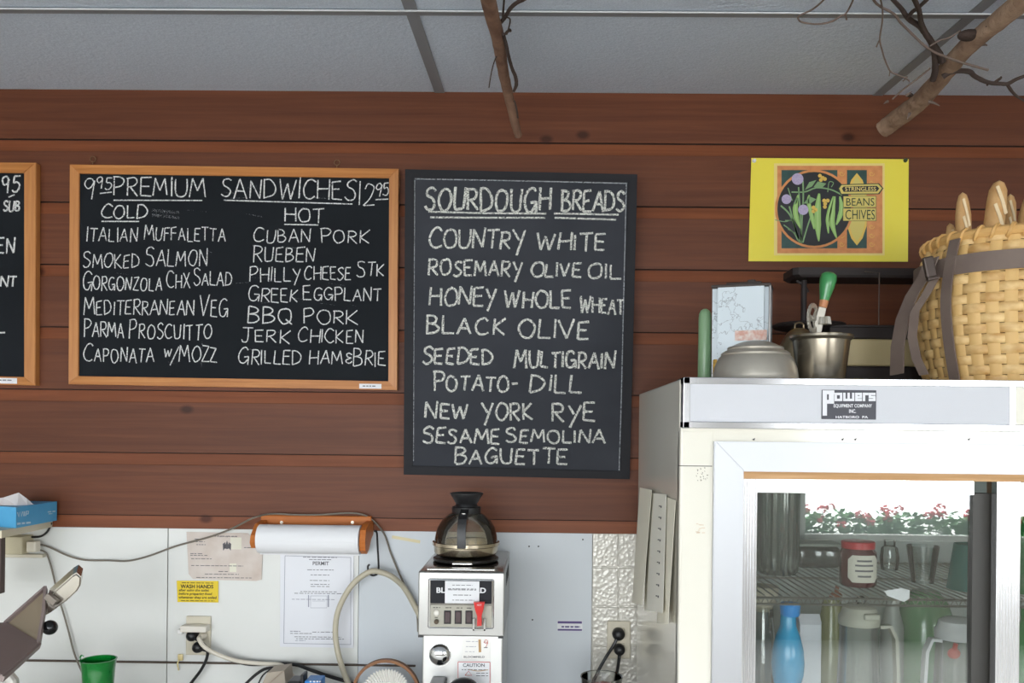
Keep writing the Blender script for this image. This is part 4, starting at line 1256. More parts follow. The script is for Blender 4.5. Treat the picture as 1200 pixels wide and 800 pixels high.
wrot = Matrix.Translation(wc) @ Matrix.Rotation(R(52), 4, 'Z') @ Matrix.Rotation(R(8), 4, 'Y')
t = bmesh.new()
ring = []
for i in range(48):
    a = 2 * math.pi * i / 48; ro = rw * (1 + (.05 if i % 2 else 0)); ri = rw * .74
    ring.append([t.verts.new((r_ * math.cos(a), yy, r_ * math.sin(a))) for r_, yy in ((ri, -.002), (ro, -.002), (ro, .002), (ri, .002))])
for i in range(48):
    for j in range(4): t.faces.new((ring[i][j], ring[i][(j + 1) % 4], ring[(i + 1) % 48][(j + 1) % 4], ring[(i + 1) % 48][j]))
bmesh.ops.recalc_face_normals(t, faces=t.faces); b.merge(t, wrot)
for a in (30, 150, 270): b.box(-.003, .003, -.0015, .0015, 0, rw * .8, .0006, mat=wrot @ Matrix.Rotation(R(a), 4, 'Y'))
b.disc((0, 0, 0), .006, .008, 'Y', 18); 
b.bm.verts.ensure_lookup_table()
hub = MB(); t = bmesh.new(); bmesh.ops.create_cone(t, cap_ends=True, segments=18, radius1=.006, radius2=.006, depth=.01); hub.merge(t, wrot @ Matrix.Rotation(R(90), 4, 'X'))
# drop the stray hub left at the origin
for v_ in [v_ for v_ in b.bm.verts if v_.co.length < .05]: b.bm.verts.remove(v_)
b.build('gear_wheel', M('beater_steel', (186, 180, 168), .4, .6), T, False)
hub.build('wheel_hub', M('beater_steel', (186, 180, 168), .4, .6), T, True)
b = MB(); pn = fer.lerp(p1, .55) + Vector((.012, -.004, 0))
t = bmesh.new()
va, vb = [], []
for i in range(36):
    a = 2 * math.pi * i / 36; ro = .0115 + (.002 if i % 2 else 0)
    va.append(t.verts.new((ro * math.cos(a), ro * math.sin(a), -.008))); vb.append(t.verts.new((ro * .8 * math.cos(a), ro * .8 * math.sin(a), .008)))
t.faces.new(va[::-1]); t.faces.new(vb)
for i in range(36): t.faces.new((va[i], va[(i + 1) % 36], vb[(i + 1) % 36], vb[i]))
b.merge(t, Matrix.Translation(pn)); b.build('pinion', M('beater_steel', (186, 180, 168), .4, .6), T)
# tin lid leaning behind the cup
Y = 1.955; xl = topspot(936, Y)
b = MB(); r = 29 * Y / FPX; hz = Zp(384, Y, 936) - ZTT
b.lathe([(r, 0), (r, .01)] + [(r * math.cos(t * .157) ** .9, .01 + (hz - .01) * math.sin(t * .157)) for t in range(1, 10)] + [(0, hz)], xl, Y, ZTT, 40)
b.tube([(xl - .010, Y, ZTT + hz - .002), (xl - .009, Y, ZTT + hz + .008), (xl, Y, ZTT + hz + .012), (xl + .009, Y, ZTT + hz + .008), (xl + .010, Y, ZTT + hz - .002)], .002, 8)
tag(b.build('pot_lid', M('brass_tin', (150, 134, 108), .3, 1.0, bump=(10, .05)), smooth=True), 'tarnished domed pot lid with small loop, half hidden behind the metal cup', 'lid')
# old counter scale
Y = 2.16; k = Y / FPX
xa_, xb_ = topspot(922, Y), topspot(1085, Y)
T = thing('kitchen_scale', 'old dark iron scale with cream housing at the back of the refrigerator top', 'scale', ((xa_ + xb_) / 2, Y, ZTT))
zt = Zp(318, Y, 1000); zb_ = Zp(329, Y, 1000)
b = MB(); 
ol = [(xa_ - .0, -.05), (xa_ + .012, -.062), (xb_ - .01, -.062), (xb_, -.05), (xb_, .05), (xb_ - .01, .062), (xa_ + .012, .062), (xa_, .05)]
b.hexa([(px_, Y + yy * .8, zb_ + .006) for px_, yy in ol], [(px_, Y + yy * .8, zt) for px_, yy in ol])
b.hexa([(px_ * .94 + (xa_ + xb_) / 2 * .06, Y + yy * .75, zb_) for px_, yy in ol], [(px_, Y + yy * .8, zb_ + .006) for px_, yy in ol])
b.build('weighing_platform', m_dark, T)
b = MB(); xp = topspot(941, Y); zl = Zp(381, Y, 940); b.tube([(xp, Y, zb_ + .002), (xp, Y, zl)], .0075, 12, False); b.tube([(xp - .02, Y, zb_ - .001), (xp, Y, zb_ - .012), (xp + .01, Y, zb_ - .03)], .004, 8); b.build('post', m_dark, T)
b = MB(); b.lathe([(0, -.012), (.05, -.011), (.085, -.004), (.09, .002), (.088, .006), (.05, .004), (0, .004)], topspot(947, Y), Y, zl - .004, 40); b.build('weight_pan', m_dark, T, True)
xc, xd = topspot(962, Y), topspot(1078, Y)
z3, z4 = Zp(385, Y, 1010), Zp(400, Y, 1010); zq = Zp(431, Y, 1010)
b = MB(); b.box(xc, xd, Y - .062, Y + .05, z4, z3, .003); b.box(xc, xd, Y - .068, Y - .06, z3 - .005, z3 + .001, .001); b.build('beam', m_dark, T)
b = MB(); b.tube([(topspot(1017, Y), Y - .066, z3), (topspot(1017, Y), Y - .066, zt - .015), (topspot(1000, Y), Y - .066, zt - .013)], .0015, 6, False); b.build('beam_hook', M('dim_wire', (92, 80, 74), .5, .7), T)
b = MB(); b.box(topspot(950, Y), xd + .004, Y - .058, Y + .05, zq, z4 + .001, .006); b.build('housing', M('scale_cream', (192, 176, 134), .5, var=(5, (172, 156, 116), .6)), T)
b = MB(); b.box(topspot(926, Y), xd + .006, Y - .062, Y + .056, ZTT, zq, .004); b.box(topspot(926, Y), topspot(942, Y), Y - .05, Y + .05, zq, zl - .012, .006); b.build('base', m_dark, T)

# ---- pack basket with baguettes
bx, by = 1.125, 1.925
Ab, Bb, NP = .262, .172, 2.7
z0b, z1b = ZTT, 2.035
Hb = z1b - z0b
def prof_s(v):
    return .90 + .115 * math.sin(min(v / .62, 1) * math.pi / 2) - (.10 * ((v - .55) / .45) ** 1.6 if v > .55 else 0)
def bpt(th, v, off=0.0):
    s = prof_s(v)
    c, sn = math.cos(th), math.sin(th)
    rx = math.copysign(abs(c) ** (2 / NP), c) * Ab * s; ry = math.copysign(abs(sn) ** (2 / NP), sn) * Bb * s
    nn = Vector((rx / Ab ** 2, ry / Bb ** 2, 0)); nn.normalize()
    tilt = (rx) * .035
    return Vector((bx + rx, by + ry, z0b + Hb * v + tilt * v)) + nn * off
# equal steps along the outline
NT = 720
raw = [2 * math.pi * i / NT for i in range(NT + 1)]
ln_ = [0]
for i in range(NT): ln_.append(ln_[-1] + (bpt(raw[i + 1], .5) - bpt(raw[i], .5)).length)
def th_at(u):
    t_ = u * ln_[-1]
    import bisect
    i = min(max(bisect.bisect(ln_, t_) - 1, 0), NT - 1)
    f_ = (t_ - ln_[i]) / max(ln_[i + 1] - ln_[i], 1e-9)
    return raw[i] + (raw[i + 1] - raw[i]) * f_
NS, NR, SU, SV = 42, 15, 6, 6
T = thing('pack_basket', 'large woven splint basket with grey leather straps on the refrigerator top', 'basket', (bx, by, z0b))
mw = bpy.data.materials.new('woven_splint'); mw.use_nodes = True
nt = mw.node_tree; L = nt.links.new; pb = nt.nodes['Principled BSDF']; pb.inputs['Roughness'].default_value = .5
tc = nt.nodes.new('ShaderNodeTexCoord')
mp = nt.nodes.new('ShaderNodeMapping'); mp.inputs['Scale'].default_value = (30, 30, 46); L(tc.outputs['Object'], mp.inputs[0])
n1 = nt.nodes.new('ShaderNodeTexNoise'); n1.inputs['Scale'].default_value = 1; n1.inputs['Detail'].default_value = 3; L(mp.outputs[0], n1.inputs['Vector'])
cr = nt.nodes.new('ShaderNodeValToRGB'); e = cr.color_ramp.elements
e[0].position, e[0].color = .3, lin((196, 150, 88)); e[1].position, e[1].color = .7, lin((236, 202, 142)); L(n1.outputs['Fac'], cr.inputs[0]); L(cr.outputs[0], pb.inputs['Base Color'])
mwv = M('splint_stake', (218, 178, 114), .55)
bm = bmesh.new()
def band(rows_):
    """closed-section strip from rows of points: outer face bulges, edges turn inwards"""
    V = [[bm.verts.new(p) for p in r_] for r_ in rows_]
    return V
TH = [th_at(j / (NS * SU)) for j in range(NS * SU)]
for ri in range(NR):
    secs = []
    for (fv, ou) in ((.03, -.0022), (.12, -.0002), (.32, .0012), (.68, .0012), (.88, -.0002), (.97, -.0022)):
        row = []
        for j in range(NS * SU):
            ph = math.cos(math.pi * (j / SU) + math.pi * (ri % 2))
            off = .0034 * math.copysign(abs(ph) ** .45, ph) + ou
            row.append(bm.verts.new(bpt(TH[j], (ri + fv) / NR, off)))
        secs.append(row)
    for a_ in range(len(secs) - 1):
        for j in range(NS * SU):
            j2 = (j + 1) % (NS * SU)
            f_ = bm.faces.new((secs[a_][j], secs[a_][j2], secs[a_ + 1][j2], secs[a_ + 1][j])); f_.material_index = 0
for sidx in range(NS):
    u0 = sidx / NS
    secs = []
    for du, ou in ((-.36, -.0012), (-.25, .0004), (0, .0012), (.25, .0004), (.36, -.0012)):
        secs.append([bm.verts.new(bpt(th_at(((sidx + du) / NS) % 1.0), i / 30, ou)) for i in range(31)])
    for a_ in range(len(secs) - 1):
        for i in range(30):
            f_ = bm.faces.new((secs[a_][i], secs[a_ + 1][i], secs[a_ + 1][i + 1], secs[a_][i + 1])); f_.material_index = 1
# dark inside lining so no light leaks between the strips
secs = [[bm.verts.new(bpt(TH[j * SU], i / 20, -.0075)) for j in range(NS)] for i in range(21)]
for i in range(20):
    for j in range(NS):
        f_ = bm.faces.new((secs[i][j], secs[i][(j + 1) % NS], secs[i + 1][(j + 1) % NS], secs[i + 1][j])); f_.material_index = 2
bmesh.ops.recalc_face_normals(bm, faces=bm.faces)
b = MB(); b.bm.free(); b.bm = bm
b.build('woven_wall', [mw, mwv, M('splint_inside', (120, 84, 46), .8)], T, True)
b = MB(); ring = [bpt(th_at(k / 60), 0.015, -.012) for k in range(60)]
b.hexa([(p.x, p.y, z0b + .001) for p in ring], [(p.x, p.y, z0b + .008) for p in ring]); b.build('basket_floor', mwv, T)
b = MB(); n_ = 120
pts = [bpt(th_at((k % n_) / n_), 1.0, 0.001) for k in range(n_ + 1)]
b.tube(pts, .011, 8, False, cap=False)
pts2 = []
for k in range(n_ * 4 + 1):
    u = (k % (n_ * 4)) / (n_ * 4); c_ = bpt(th_at(u), 1.0, 0); nn = (bpt(th_at(u), 1.0, 1) - c_)
    a = k / (n_ * 4) * 2 * math.pi * 44
    pts2.append(c_ + nn * .0125 * math.cos(a) + Vector((0, 0, .0135 * math.sin(a))))
b.tube(pts2, .0042, 5, False, cap=False)
b.build('rim', M('rim_splint', (216, 170, 104), .5), T, True)
m_str = M('grey_strap', (124, 108, 98), .7, var=(20, (108, 92, 84), .5))
b = MB(); vb_ = .80
pts = [bpt(th_at((k % 120) / 120), vb_, .0095) for k in range(121)]
b.strap(pts, (0, 0, 1), .040, .003); b.build('strap', m_str, T, True)
th0 = next(t_ for t_ in [i * .002 for i in range(1571, 2500)] if (lambda q: 621 + 1000 * (q.x / q.y) + 11 > 1108)(bpt(t_, .5)))
b = MB(); pts = [bpt(th0, .98 - .97 * k / 14, .012) for k in range(15)]
sd = [(bpt(th0 + .06, .98 - .97 * k / 14) - bpt(th0 - .06, .98 - .97 * k / 14)) for k in range(15)]
b.strap(pts, sd, .025, .003); b.build('strap', m_str, T, True)
# carrying loop hanging off the left
pl_ = [at(1092, 303, 1.86), at(1084, 322, 1.86), at(1069, 345, 1.88), at(1058, 372, 1.89), at(1052, 405, 1.90), at(1051, 438.5, 1.90)]
b = MB(); b.strap(pl_, (.5, -1, .1), .036, .003); b.build('carrying_strap', m_str, T, True)
pl_ = [at(1096, 325, 1.80), at(1085, 345, 1.82), at(1072, 365, 1.85), at(1069, 395, 1.86), at(1074, 420, 1.86), at(1083, 439, 1.86)]
b = MB(); b.strap(pl_, (.9, -1, .1), .020, .003); b.build('carrying_strap', m_str, T, True)
b = MB(); q = at(1089, 313, 1.79); b.box(-.011, .011, -.006, .006, -.022, .022, .003, mat=Matrix.Translation(q) @ Matrix.Rotation(R(-12), 4, 'Y')); b.box(-.011, .011, -.008, .004, -.028, -.021, .002, mat=Matrix.Translation(q) @ Matrix.Rotation(R(-12), 4, 'Y'))
b.build('buckle', M('buckle_dark', (74, 62, 56), .4, .4), T)
m_br = M('bread_crust', (198, 146, 86), .75, var=(28, (222, 184, 132), .5), bump=(40, .12))
def loaf(label, pxt, pyt, pxb, pyb, Y, wpx):
    tp, bt_ = at(pxt, pyt, Y), at(pxb, pyb, Y)
    d_ = (tp - bt_).normalized(); r = wpx * Y / FPX / 2
    end = bt_ - d_ * ((bt_.z - (z0b + .03)) / max(d_.z, .3))
    Lw = (tp - end).length
    q = Vector((0, 0, 1)).rotation_difference(d_).to_matrix().to_4x4()
    pf = [(0, 0), (r * .5, .006), (r * .85, .025), (r, .07), (r * 1.02, Lw * .5), (r * .95, Lw - .05), (r * .8, Lw - .022), (r * .5, Lw - .007), (0, Lw)]
    m_ = MB(); m_.lathe(pf, end.x, end.y, end.z, 24, lambda a, r_, z: r_ * (1 + .05 * math.sin(z * 130 + 2 * a) + .04 * math.cos(3 * a)), 0, q)
    t = tag(m_.build('baguette', m_br, smooth=True), label, 'bread', 'baguettes in the pack basket')
    s_ = MB()
    for f_ in (.18, .42):
        c_ = tp - d_ * (f_ * .16 + .02); s_.strap([c_ + Vector((-r * .45, -r * .93, .03)), c_ + Vector((0, -r * 1.05, 0)), c_ + Vector((r * .45, -r * .93, -.03))], (1, 0, .5), r * .35, .002)
    s_.build('score_mark', M('bread_score', (232, 208, 168), .85), t)
loaf('baguette at the left of the basket, standing upright near the rim', 1128, 225, 1129, 268, 1.90, 17)
loaf('thick baguette leaning right, tallest of those in the basket', 1171, 211, 1165, 262, 1.87, 23)
loaf('baguette tip partly hidden behind the tallest loaf', 1184, 227, 1183, 262, 1.99, 15)
loaf('baguette leaning at the right edge of the photo', 1208, 226, 1204, 258, 1.90, 20)
loaf('low baguette end barely showing at the left rim of the basket', 1113, 261, 1116, 285, 1.99, 14)

# ================================================================== things on the white wall
# paper towel holder
T = thing('paper_towel_holder', 'varnished wooden paper towel holder screwed to the wall over the permit', 'paper towel holder', at(364, 640, D))
a, c = at(305, 603.5, D - .02), at(436, 640, D)
b = MB(); b.box(a.x, c.x, D - .018, D + .001, at(364, 627, D).z, at(364, 604, D - .018).z, .003); bk = b.build('back_board', m_orange, T)
zr = Zp(631.5, D - .085, 364); yr = D - .085
xl_, xr_ = at(300, 631, yr).x, at(427, 632, yr).x
for xx, nm in ((xl_, 'l'), (xr_, 'r')):
    b = MB()
    if nm == 'l':
        ol = [(D - .001, .045), (D - .07, .038), (D - .105, .012), (D - .112, -.008), (D - .10, -.024), (D - .085, -.024), (D - .05, .0), (D - .001, .012)]
    else:
        ol = [(D - .001, .045), (D - .07, .042), (D - .105, .028), (D - .115, .0), (D - .108, -.026), (D - .085, -.038), (D - .06, -.03), (D - .03, -.005), (D - .001, .005)]
    b.hexa([(xx - .008, yy, zr + dz) for yy, dz in ol], [(xx + .008, yy, zr + dz) for yy, dz in ol])
    b.build('end_bracket', m_orange, T)
b = MB()
for px in (330, 413): q = at(px, 612, D - .019); b.disc((q.x, D - .0185, q.z), .0045, .003)
b.build('screw_head', M('screw', (216, 206, 190), .3, .8), bk)
b = MB(); rr = 16.8 * yr / FPX
mr_ = Matrix.Rotation(R(90), 4, 'Y')
b.lathe([(.018, 0), (rr, 0), (rr, xr_ - xl_ - .020), (.018, xr_ - xl_ - .020), (.018, 0)], xl_ + .010, yr, zr, 48, None, 0, mr_)
b.sheet([[(xl_ + .012, yr - rr * math.cos(t), zr - rr * math.sin(t)), (xr_ - .012, yr - rr * math.cos(t), zr - rr * math.sin(t))] for t in (0, .4, .8, 1.2, 1.5)] + [[(xl_ + .012, yr, zr - rr - .004), (xr_ - .012, yr, zr - rr - .004)]], .0006)
tag(b.build('paper_towel_roll', M('paper_towel', (232, 232, 234), .9, bump=(300, .06)), smooth=True), 'white paper towel roll in the wooden holder', 'paper towel')
# cords
m_cg = M('grey_cord', (120, 112, 100), .5); m_cw = M('white_cord', (214, 206, 190), .5); m_ck = M('black_cord', (30, 28, 28), .5)
def cord(name, label, pts, r, mat, Y=None, cat='cord'):
    m_ = MB(); P_ = []
    for p in pts: P_.append(at(p[0], p[1], p[2] if len(p) > 2 else Y))
    m_.tube(P_, r, 8); return tag(m_.build(name, mat, smooth=True), label, cat)
cord('cord', 'thin grey cord swagging across the wall over the paper towel holder to the brewer',
     [(44, 637), (58, 641), (80, 651), (100, 656), (128, 656.5), (150, 657), (175, 651), (205, 640, D - .01), (245, 629, D - .014), (272, 619, D - .03), (296, 607, D - .08), (318, 602, D - .03), (345, 603, D - .025), (375, 603, D - .025), (405, 601, D - .025), (422, 602, D - .02), (435, 608, D - .01), (450, 625), (458, 648), (468, 672), (480, 698), (488, 715), (490, 740)], .0026, m_cg, D - .004)
cord('cord', 'thin grey cord hanging down the wall from the left wall adapter behind the green cup',
     [(45, 644), (54, 648), (60, 664), (68, 697), (74, 717), (80, 738), (86, 762), (92, 778), (97, 790), (99, 803)], .0026, m_cg, D - .005)
cord('cord', 'black cord arching up behind the dispenser box and shelf', [(30, 628), (38, 629), (48, 628), (56, 622), (60, 612)], .003, m_ck, D - .004)
# socket with plugs
def plate(name, label, x0, y0, x1, y1, Yw, mat):
    a, c = at(x0, y0, Yw), at(x1, y1, Yw); m_ = MB(); m_.box(a.x, c.x, Yw - .007, Yw + .001, c.z, a.z, .003)
    T = tag(m_.build(name, mat), label, 'outlet')
    for v in (.3, .7):
        mm = MB(); xx, zz = (a.x + c.x) / 2, a.z + (c.z - a.z) * v; mm.box(xx - .016, xx + .016, Yw - .0085, Yw - .006, zz - .013, zz + .013, .003); mm.build('socket', mat, T)
    return T
plate('wall_outlet', 'beige wall outlet holding white and black plugs below the yellow sign', 219, 721, 247.5, 767, D + .006, m_beige)
plate('wall_outlet', 'beige wall outlet with two round black plugs on the metal tiles', 711.5, 727, 738.5, 771, D + .007, m_beige)
a, c = at(213, 732, D - .02), at(246, 741, D - .005)
T = thing('power_adapter', 'flat white adapter plugged into the outlet below the yellow sign', 'adapter', at(229, 741, D - .01))
b = MB(); b.box(a.x, c.x, D - .034, D - .0015, c.z + .006, a.z, .003); b.build('adapter_body', M('white_plastic', (222, 216, 204), .4), T)
b = MB(); q = at(214, 739, D - .02); b.box(q.x - .012, q.x + .004, D - .03, D - .012, q.z - .008, q.z + .006, .003); b.build('adapter_end', M('clear_white', (232, 230, 226), .2), T)
def plug(px, py, Yw, r, label, mat, tail, rc, tlabel=None):
    q = at(px, py, Yw); T = thing('plug', label, 'plug', (q.x, Yw, q.z))
    m_ = MB(); m_.lathe([(0, 0), (r, 0), (r, .012), (r * .9, .02), (r * .5, .026), (0, .027)], q.x, Yw, q.z, 28, None, 0, Matrix.Rotation(R(90), 4, 'X')); m_.build('plug_body', mat, T, True)
    m_ = MB(); m_.tube([(q.x, Yw - .018, q.z)] + [at(*p) for p in tail], rc, 8); m_.build('cord', mat, T, True)
plug(227, 743.5, D - .0035, .0155, 'upper black plug below the adapter, its cord curving down to the left', m_black, [(240, 756, D - .03), (243, 768, D - .025), (236, 784, D - .03), (224, 800, D - .03), (216, 812, D - .04)], .0042)
plug(234, 757, D - .0035, .0155, 'lower black plug in the outlet below the yellow sign, its cord running right', m_black, [(246, 763, D - .03), (268, 772, D - .02), (292, 778, D - .02), (320, 777.5, D - .016), (346, 778.5, D - .015), (362, 784, D - .015), (382, 791, D - .015), (408, 799, D - .02), (425, 806, D - .02)], .0050)
plug(239, 744, D - .0035, .0105, 'beige plug in the outlet with a thick cream cord', m_cw, [(233, 748, D - .04), (240, 758, D - .045), (256, 767, D - .04), (280, 774.5, D - .035), (310, 777.5, D - .03), (328, 778.5, D - .03), (337, 785, D - .03), (347, 796, D - .03), (356, 806, D - .04)], .0058)
plug(724.5, 742, D - .0015, .0175, 'upper round black plug on the tiled wall, cord slanting left', m_black, [(719, 756, D - .02), (710, 770, D - .03), (700, 788, D - .04), (692, 806, D - .05)], .0046)
plug(725.5, 760, D - .0015, .0155, 'lower round black plug on the tiled wall, cord hanging straight', m_black, [(725, 775, D - .02), (722.5, 790, D - .02), (719, 808, D - .03)], .0046)
cord('cord', 'black cord leaning like a tent among the things on the counter', [(286, 803), (300, 790), (313, 783), (331, 784), (341, 794), (350, 804)], .0042, m_ck, D - .06)
cord('cord', 'thin black wire inside the tent of cords', [(302, 803), (308, 791), (318, 783.5)], .0022, m_ck, D - .055)
# hook and hose
b = MB(); b.tube([at(438.5, 622, D - .07), at(441.5, 624, D - .066), at(442.5, 640, D - .06), at(443.5, 668, D - .05), at(438, 674, D - .05), at(432.5, 671, D - .05), at(431, 664, D - .05), at(433, 661, D - .05)], .0028, 8)
tag(b.build('hook', m_black, smooth=True), 'black wire hook at the right end of the paper towel holder', 'hook')
b = MB(); Y = D - .05
b.tube([at(p[0], p[1], p[2] if len(p) > 2 else Y) for p in [(496, 730, D - .02), (487, 712, D - .02), (474, 689, D - .03), (460, 676), (447, 670.5), (436, 669), (424, 675), (412, 686), (402, 702), (395, 720), (393, 742), (396, 764), (402, 785), (408, 800), (413, 812)]], .0078, 12)
tag(b.build('hose', M('beige_hose', (190, 182, 160), .45), smooth=True), 'looped beige plastic hose hanging from the black hook', 'hose')
# clear clip
q = at(211.5, 772, D); b = MB(); b.box(q.x - .007, q.x + .007, D - .004, D + .0035, q.z - .004, q.z + .014, .002); b.tube([(q.x, D - .004, q.z), (q.x - .003, D - .012, q.z - .008), (q.x - .003, D - .004, q.z - .03)], .002, 8)
tag(b.build('clip', M('clear_amber', (226, 206, 150), .2), smooth=True), 'tiny clear adhesive hook below the left outlet', 'hook')

# ---- small shelf with dispenser box at the left edge
q1, q2 = at(2, 626, 2.14), at(62, 618, D)
xs_ = q1.x
a0_, a1_ = at(2, 622, 2.14), at(62, 616, D + .005)
c0_, c1_ = at(2, 631, 2.14), at(62, 621, D + .005)
zt_, zb2 = at(2, 621.5, 2.14).z, at(2, 630.5, 2.14).z
b = MB()
q3 = Vector((a1_.x, D + .005, 0))
top_ = [(XL + .3, 2.14, zt_), (a0_.x, 2.14, zt_), (q3.x, q3.y, zt_), (XL + .3, q3.y, zt_)]
b.hexa([(x_, y_, zb2) for x_, y_, z_ in top_], top_)
SH = tag(b.build('wall_shelf', M('shelf_cream', (222, 214, 190), .5, var=(8, (206, 196, 168), .4))), 'small cream shelf board at the left edge under the blue box', 'shelf')
b = MB(); q = at(3, 660, 2.2); b.box(q.x - .06, at(6.5, 660, 2.2).x, 2.18, 2.20, at(3, 694, 2.2).z, zb2, .002); b.build('bracket', M('bracket_brown', (70, 50, 40), .5), SH)
# box: near edge at x=18, far right corner near the wall
n0, n1 = at(18.5, 620.5, 2.19), at(66.5, 614.5, D - .01)
zb3 = zt_ + .0004
hh = at(18.5, 596.5, 2.19).z - at(18.5, 620.8, 2.19).z
e1 = Vector((n1.x - n0.x, n1.y - n0.y, 0)); e2 = Vector((-.24, .0 + .10, 0))
A = [Vector((n0.x, n0.y, zb3)), Vector((n0.x, n0.y, zb3)) + e1, Vector((n0.x, n0.y, zb3)) + e1 + e2, Vector((n0.x, n0.y, zb3)) + e2]
if A[2].y > D - .004:
    A[2].y = D - .004
T = thing('tissue_box', 'light blue dispenser box of deli tissue on the small shelf at the left edge', 'box', A[0])
up = Vector((0, 0, hh))
m_bx = M('box_blue', (92, 178, 224), .5, var=(14, (78, 164, 214), .5))
b = MB(); b.hexa(A, [v + up for v in A]); bo = b.build('carton', m_bx, T)
nn = Vector((e1.y, -e1.x, 0)).normalized()
f = Flat(A[0] + nn * .0004, nn)
f.line([(20.5, 600), (22, 605.5), (23.5, 599.6), (25, 605), (26.5, 599.2)], 1.4); f.line([(28, 604.6), (28.6, 599)], 1.6); f.line([(30, 604.4), (31, 598.8), (33.4, 598.6), (33, 602), (30.6, 602)], 1.3); f.greek(20, 36, 612.5, 2.2, 0, 0, -.1); f.greek(56, 65, 599, 1.4, 0, 0, -.1); f.greek(57, 62, 601.5, 1, 0, 0, -.1)
f.build('box_print', M('box_print_white', (196, 222, 238), .6), bo)
b = MB()
c_ = (A[0] + A[1] + A[2] + A[3]) / 4 + up
tip = at(22, 577, 2.24)
rows = [[at(-12, 585, 2.25), at(4, 583, 2.24), tip, at(31, 583.5, 2.25), at(40, 591, 2.27)], [at(-12, 592, 2.23), at(4, 592, 2.23), at(20, 592.2, 2.24), at(32, 591.8, 2.26), at(41, 592.5, 2.28)]]
b.sheet(rows, .001); b.sheet([[at(-12, 588, 2.28), at(8, 588, 2.28), at(27, 586, 2.30)], [at(-12, 594, 2.25), at(8, 594, 2.25), at(30, 593.5, 2.28)]], .001)
b.build('tissue', M('tissue', (204, 198, 196), .8), T)
# cream junction box with plug
a, c = at(8.5, 627, D - .02), at(33, 648, D - .02)
b = MB(); b.box(a.x, c.x, D - .05, D + .0065, c.z, a.z, .003); T = tag(b.build('junction_box', M('junction_cream', (206, 196, 166), .5)), 'cream surface-mounted socket box under the small shelf', 'outlet')
a, c = at(1, 648.5, D - .01), at(50, 656, D - .01); b = MB(); b.box(XL + .4, c.x, D - .012, D + .0065, c.z + .006, a.z - .0006, .002); b.build('cable_trunking', M('trunk_cream', (216, 208, 188), .5), T)
a, c = at(34, 633.5, D - .03), at(45, 646.5, D - .03); b = MB(); b.box(a.x, c.x, D - .045, D - .018, c.z, a.z, .004); b.box(at(33.2, 640, D - .03).x, a.x + .003, D - .04, D - .025, c.z + .01, a.z - .01, .001)
tag(b.build('plug', M('plug_cream', (224, 216, 198), .4)), 'small cream plug in the side of the socket box, thin grey cords leaving it', 'plug')
# ================================================================== things on the counter
CTT = CT + .0003
# ---- coffee brewer
YB = 2.02
bx0, bx1 = at(490, 700, YB).x, at(591, 700, YB).x
zt_b, zb_b = Zp(670, YB, 540), Zp(745.5, YB, 540)
ybk = D - .016
T = thing('coffee_brewer', 'stainless coffee brewer on the counter with a glass pot warming on top', 'coffee machine', ((bx0 + bx1) / 2, 2.2, CTT))
m_brew = M('brushed_steel', (206, 204, 200), .24, 1.0, bump=(6, .03))
m_brewp = M('brewer_front', (172, 171, 168), .3, 1.0, bump=(6, .03), var=(9, (150, 149, 146), .6))
b = MB(); b.box(bx0, bx1, YB, ybk, zb_b, zt_b, .003); hs = b.build('housing', m_brewp, T)
b = MB(); b.box(bx0 + .004, bx1 - .004, YB + .004, ybk - .002, zt_b + .0002, zt_b + .0016, .0006); b.build('top_sheet', M('top_steel', (150, 140, 132), .12, 1.0), hs)
a, c = at(501.5, 662, YB + .03), at(580, 668, YB + .012); b = MB(); b.box(a.x, c.x, YB + .010, YB + .032, zt_b + .001, zt_b + .006, .0015); b.build('pot_stop', m_brew, hs)
b = MB(); wx = Xp(546, 2.19, 655)
b.lathe([(0, .0), (.078, 0), (.084, .004), (.084, .009), (.078, .011), (.074, .008), (0, .008)], wx, 2.19, zt_b + .0016, 44); wp = b.build('warmer_plate', M('warmer_black', (34, 32, 32), .35, .3), T, True)
b = MB(); a, c = at(530, 660, YB + .06), at(554, 660, YB + .06); b.box(a.x, c.x, YB + .05, YB + .092, zt_b + .008, zt_b + .014, .002); b.build('plate_tab', m_brew, wp)
b = MB()
for k in range(5): b.box(bx1 - .001, bx1 + .0008, YB + .10 + k * .035, YB + .118 + k * .035, zt_b - .05 - .0, zt_b - .018, .0004)
b.build('vent_slot', M('vent_dark', (44, 42, 42), .7), hs)
yfp = YB - .0015
def fb(x0, y0, x1, y1, y_front, depth, bev=.001):
    p, q = at(x0, y0, y_front), at(x1, y1, y_front); m_ = MB(); m_.box(p.x, q.x, y_front, y_front + depth, q.z, p.z, bev); return m_
pr = [(502.5, 677.5, 578, 736.5)]
m_ = MB()
p, q = at(502, 677.5, YB - .004), at(578.5, 737, YB - .004)
m_.box(p.x, q.x, YB - .004, YB + .001, q.z, p.z, .004, seg=3); bz_ = m_.build('panel_bezel', m_chrome, hs)
fb(504.5, 679.8, 576, 707.5, YB - .0052, .003).build('name_panel', M('panel_charcoal', (42, 42, 46), .6, spec=.15), hs)
sp_ = fb(504.5, 708.5, 576, 735, YB - .0052, .003).build('switch_panel', M('panel_taupe', (168, 164, 150), .45), hs)
f = Flat((0, YB - .0058, 0), (0, -1, 0))
typeset(f, 'BLOOMFIELD', 511.5, 688, 569.5, 694.5, 0, 0, .03, .006)
f.greek(507.5, 516, 711.2, .9, 1); f.greek(522, 529, 711.4, .9, 1); f.greek(535, 542, 711.6, .9, 1); f.greek(547, 554, 711.8, .9, 1); f.greek(509.5, 513, 723, .8, 1)
f.build('panel_lettering', [m_paper, M('dark_print', (60, 58, 56), .7)], hs)
nb = fb(521.5, 680.5, 561.5, 707, YB - .0072, .0012, .0003).build('paper_note', m_paper, hs)
f = Flat((0, YB - .0076, 0), (0, -1, 0))
